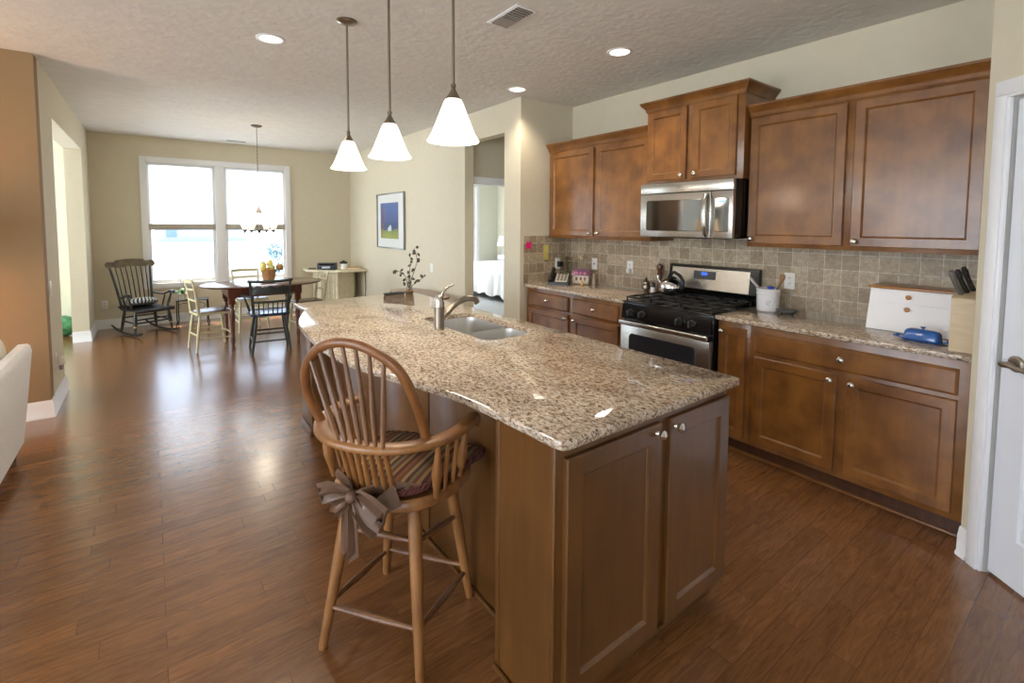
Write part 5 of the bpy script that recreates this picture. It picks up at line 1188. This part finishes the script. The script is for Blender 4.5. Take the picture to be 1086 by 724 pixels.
for i, (p_, c_) in enumerate(((.18, (150, 158, 70)), (.33, (120, 140, 66)), (.38, (44, 72, 120)), (.70, (52, 84, 150)), (1.0, (70, 104, 166)))): el[i].position = p_; el[i].color = lin(c_)
t.links.new(ad.outputs[0], r.inputs[0]); t.links.new(r.outputs[0], b.inputs['Base Color']); setp(b, Roughness=.6)
MB().box(XP-.019, XP-.016, 6.68, 7.35, 1.285, 1.83).build('print', am, fp, world=True)
m = MB(); rn = random.Random(9)
m.tube([(XP-.020, 7.30, 1.30), (XP-.020, 7.27, 1.45), (XP-.020, 7.24, 1.60), (XP-.020, 7.22, 1.78)], [.016, .013, .010, .005], 6, ry=.0012, up=(1, 0, 0))
for kk in range(12):
    y = 7.27-.02*rn.random(); z = 1.48+.03*kk*.8; L_ = .05+.13*rn.random(); m.tube([(XP-.0202, y, z), (XP-.0202, y-L_*.6, z+.03), (XP-.0202, y-L_, z+.02+.03*rn.random())], [.006, .005, .002], 5, ry=.001, up=(1, 0, 0))
m.build('painted_tree', plain('rust_paint', (150, 96, 70), .6, var=.3), fp, world=True)
MB().loops([[(XP-.0205, y, z) for y, z in ((6.93, 1.40), (6.93, 1.47), (6.97, 1.50), (7.01, 1.47), (7.06, 1.445), (7.06, 1.40))], [(XP-.0188, y, z) for y, z in ((6.93, 1.40), (6.93, 1.47), (6.97, 1.50), (7.01, 1.47), (7.06, 1.445), (7.06, 1.40))]]).build('painted_house', plain('white_paint_dab', (206, 214, 216), .6), fp, world=True)
MB().box(XP-.024, XP-.022, py0+.012, py1-.012, pz0+.012, pz1-.012).build('glazing', GLASS, fp, world=True)

# ---------------------------------------------------------------- behind the island: round table, vase with twigs
TW = wood('brown_table_wood', (104, 68, 40), (146, 102, 66), .3, (3, 8, 8), 4, .4)
rt = thing('console_table', 'brown wooden table behind the far side of the island', 'table', (2.58, 5.36, 0))
m = MB(); pts = catmull([(2.36, 5.36), (2.40, 4.98), (2.52, 4.84), (2.68, 4.84), (2.80, 4.95), (2.82, 5.36), (2.80, 5.78), (2.68, 5.89), (2.52, 5.89), (2.40, 5.76), (2.36, 5.36)], 5)[:-1]
m.loops([[(x+(2.59-x)*i, y+(5.36-y)*i, z) for x, y in pts] for i, z in ((.03, .634), (.0, .641), (0, .657), (.015, .665))]); m.build('tabletop', TW, rt, world=True)
for x, y in ((2.46, 5.0), (2.72, 5.0), (2.46, 5.72), (2.72, 5.72)): MB().turned((x, y, 0), (x, y, .636), [(0, .014), (.1, .022), (.5, .026), (.9, .02), (1, .03)], 12).build('leg', TW, rt, world=True)
one('serving_tray', MB().loops([[(x, y, z) for x, y in rrect(-.085+i, .085-i, -.045+i, .045-i, .02)] for i, z in ((.006, 0), (.0, .003), (-.002, .009), (.001, .009), (.005, .003))]), PLASB, 'slim dark tray at the far end of the island countertop', 'tray', (1.64, 3.845, .914))
ds = thing('wooden_dish', 'small brown wooden dish at the far corner of the island', 'dish', (1.78, 3.845, .914))
MB().lathe([(.03, 0), (.04, .003), (.055, .014), (.053, .014), (.036, .007), (.001, .006)], n=28).build('bowl', wood('dish_wood', (120, 84, 40), (170, 130, 76), .4), ds)
tw = thing('twig_vase', 'glass vase holding leafy dark twigs at the far corner of the island', 'vase', (1.78, 3.845, .9205))
MB().lathe([(.024, 0), (.028, .004), (.030, .03), (.020, .07), (.012, .10), (.018, .13), (.016, .13), (.010, .10), (.017, .07), (.026, .03), (.001, .008)], n=20).build('body', glassy('clear_vase', (.90, .90, .88), .1), tw)
m = MB(); lf = MB(); rn = random.Random(11)
rt2 = lambda u, v: (R0.x*u, R0.y*u, v)                       # twigs mostly spread across the wall behind
def oval(mb, p, a, L_, wd, tilt):
    d = Vector(rt2(math.cos(a), math.sin(a))); sd = Vector(rt2(-math.sin(a), math.cos(a)))+Vector((FW.x, FW.y, 0))*tilt; n_ = Vector((FW.x, FW.y, 0))
    V = [mb.bm.verts.new(p+d*(L_*t)+sd*(wd*w_)-n_*(.3*wd*(1-abs(w_)))) for t, w_ in ((0, 0), (.2, .6), (.5, 1), (.8, .6), (1, 0), (.8, -.6), (.5, -1), (.2, -.6))]
    c0 = mb.bm.verts.new(p+d*(L_*.5)-n_*.3*wd)
    for k_ in range(8): mb.bm.faces.new((c0, V[k_], V[(k_+1) % 8]))
BR = [[(0, .02), (.02, .12), (.05, .20), (.07, .27), (.06, .33), (.045, .38)], [(0, .02), (-.03, .13), (-.07, .17), (-.13, .19)], [(0, .02), (.0, .15), (.01, .24), (.015, .29)], [(0, .02), (.04, .07), (.09, .10), (.12, .13)], [(0, .02), (-.02, .07), (-.055, .085)]]
for br in BR:
    P_ = [Vector(rt2(u, v)) for u, v in br]; m.tube(P_, [.003]*(len(P_)-1)+[.0015], 6)
    for i in range(1, len(P_)):
        for q in range(3 if (br is BR[1] and i > 1) else (2 if i > 1 else 1)):
            oval(lf, P_[i]+Vector(rt2(.012*rn.uniform(-1, 1), .012*rn.uniform(-1, 1))), rn.uniform(0, 2*PI), rn.uniform(.026, .044), rn.uniform(.009, .015), rn.uniform(-.6, .6))
m.build('twig', plain('twig_brown', (92, 78, 62), .8), tw); lf.build('leaves', plain('dark_leaf', (66, 60, 44), .6, var=.3), tw, solid=.001)

# ---------------------------------------------------------------- left edge: sofa, cushion, green ball
SOFA = plain('pale_woven_upholstery', (244, 244, 244), .95, var=.05, scale=60, bump=.5, bscale=120)
so = thing('sofa', 'pale grey woven sofa seen from behind at the left edge', 'sofa', (-1.0, 3.26, 0))
ya, yb = 2.25, 4.28
m = MB(); rings = []
for y in (ya, yb):
    rings.append([(x, y, z) for x, z in ((-.69, .10), (-.66, .40), (-.63, .69), (-.637, .722), (-.65, .735), (-.692, .735), (-.708, .71), (-.75, .40), (-.765, .10))])
m.loops(rings); bmesh.ops.bevel(m.bm, geom=[e for e in m.bm.edges if abs(e.verts[0].co.y-e.verts[1].co.y) < .01], offset=.008, segments=2, affect='EDGES')
m.build('back', SOFA, so, world=True)
MB().box(-1.58, -.77, ya, yb, .10, .30, .02).build('base', SOFA, so, world=True)
for y0, y1 in ((ya, ya+.18), (yb-.12, yb)): MB().box(-1.58, -.77, y0, y1, .302, .56, .05, 3).build('arm', SOFA, so, world=True)
for y0, y1 in ((ya+.19, (ya+yb)/2-.005), ((ya+yb)/2+.005, yb-.19)): MB().box(-1.59, -.775, y0, y1, .303, .43, .04, 3).build('seat_cushion', SOFA, so, world=True)
for x in (-.74, -1.52):
    for y in (ya+.05, yb-.05): MB().tube([(x, y, .102), (x, y, .0)], [.026, .018], 10).build('leg', plain('dark_sofa_leg', (48, 30, 22), .4), so, world=True)
pw_ = thing('throw_pillow', 'cream pillow peeking over the sofa back at the left edge', 'pillow', (-.86, 4.0, .432))
m = MB(); rings = []
for i in range(11):
    u = -1+2*i/10; hh = max(.02, (1-abs(u)**2.6))
    rings.append([(.085*hh*math.copysign(abs(math.cos(2*PI*kk/24))**.8, math.cos(2*PI*kk/24)), u*.24, .195+(.20*(.86+.14*hh))*math.copysign(abs(math.sin(2*PI*kk/24))**.7, math.sin(2*PI*kk/24))) for kk in range(24)])
m.loops(rings); m.move(Matrix.Rotation(.25, 4, 'Y')); m.build('cover', plain('cream_pillow', (226, 220, 204), .95, bump=.3), pw_)
fl_ = thing('floor_lamp', 'brass floor lamp with a drum shade beyond the sofa', 'lamp', (-1.42, 4.62, 0))
MB().lathe([(.14, 0), (.14, .015), (.02, .03), (.012, .04), (.012, 1.35), (.008, 1.36)], n=20).build('stand', plain('brass', (190, 150, 80), .3, 1), fl_)
MB().lathe([(.20, 1.32), (.16, 1.62), (.157, 1.62), (.197, 1.32)], n=32, cap0=False, cap1=False).build('lamp_shade', emit('lit_lamp_shade', (255, 214, 150), .9), fl_)
lamp('floor_lamp_bulb', 'POINT', (-1.42, 4.62, 1.45), 20, (1, .66, .32), .12)
gb = thing('green_ball', 'mottled green ball on the floor beyond the left opening', 'ball', (-.95, 8.60, .135))
MB().ball((0, 0, 0), .135, .135, .135, 32, 20).build('shell', plain('mottled_green', (66, 128, 84), .35, var=.55, scale=16), gb)
MB().lathe([(.03, .128), (.03, .136), (.012, .139), (.001, .139)], n=16).build('cap', plain('green_cap', (66, 110, 76), .4), gb)

# ---------------------------------------------------------------- bedroom seen through the doorway
SPREAD = plain('white_bedspread', (234, 238, 244), .9, var=.02, scale=6)
bed = thing('bed', 'bed with a white spread hanging to the floor in the far bedroom', 'bed', (6.2, 8.2, 0))
bx0, bx1, by0, by1 = 5.36, 7.0, 7.22, 9.25
MB().box(bx0+.06, bx1, by0+.06, by1-.05, .26, .60, .04).build('mattress', PLASW, bed, world=True)
MB().box(bx0+.08, bx1, by0+.08, by1-.06, .10, .26).build('box_spring', plain('box_spring_grey', (150, 150, 150), .9), bed, world=True)
m = MB(); per = []
def perim(off):
    P = []
    nx, ny = 40, 50
    for kk in range(ny+1): P.append((bx0, by1-(by1-by0)*kk/ny, (-1, 0)))
    for kk in range(1, nx+1): P.append((bx0+(bx1-bx0)*kk/nx, by0, (0, -1)))
    return P
PP = perim(0); rows = []
for u in (0, .05, .12, .3, .55, .8, 1):
    row = []
    for i, (x, y, nn) in enumerate(PP):
        wv = .022*math.sin(i*.95)*u+.018*math.sin(i*.41+1)*u+.012*math.sin(i*2.1)*u; o_ = .0+.05*u+wv
        zz = .655-.008*(u == 0)*0-(.53+.03*math.sin(i*.55))*u
        ins = .05*(1-min(1, u/.12))
        row.append(m.bm.verts.new((x+nn[0]*(o_-ins), y+nn[1]*(o_-ins), zz+(.0 if u else .012))))
    rows.append(row)
for a, b_ in zip(rows, rows[1:]):
    for i in range(len(PP)-1): m.bm.faces.new((a[i], a[i+1], b_[i+1], b_[i]))
tv = rows[0]; far = m.bm.verts.new((bx1, by1, .667)); m.bm.faces.new(tv+[far])
m.build('bedspread', SPREAD, bed, world=True, ang=180)
for y in (by0+.25, by1-.4):
    q = MB(); q.box(6.66, 7.0, y, y+.62, .665, .78, .05, 3); q.build('pillow', SPREAD, bed, world=True)
for x, y in ((bx0+.12, by0+.12), (bx0+.12, by1-.12), (bx1-.08, by0+.12), (bx1-.08, by1-.12)): MB().cyl((x, y, .004), (x, y, .10), .025).build('leg', PLASB, bed, world=True)
ns = thing('nightstand', 'white nightstand behind the bed carrying a lamp', 'nightstand', (6.8, 9.52, .004))
MB().box(-.22, .22, -.2, .2, .58, .61, .004).box(-.2, .2, -.18, .18, .25, .58).build('body', DOORW, ns)
for a in (-1, 1):
    for b_ in (-1, 1): MB().cyl((a*.18, b_*.16, 0), (a*.18, b_*.16, .26), .02).build('leg', DOORW, ns)
tl_ = thing('table_lamp', 'table lamp with a white shade standing behind the bed', 'lamp', (6.86, 9.47, .614))
MB().lathe([(.07, 0), (.07, .012), (.02, .03), (.05, .12), (.055, .18), (.03, .27), (.012, .30), (.010, .42)], n=24).build('base', plain('pale_lamp_base', (214, 218, 214), .3), tl_)
MB().lathe([(.17, .38), (.10, .62), (.097, .62), (.167, .38)], n=32, cap0=False, cap1=False).build('lamp_shade', plain('white_lamp_shade', (244, 244, 238), .8), tl_)
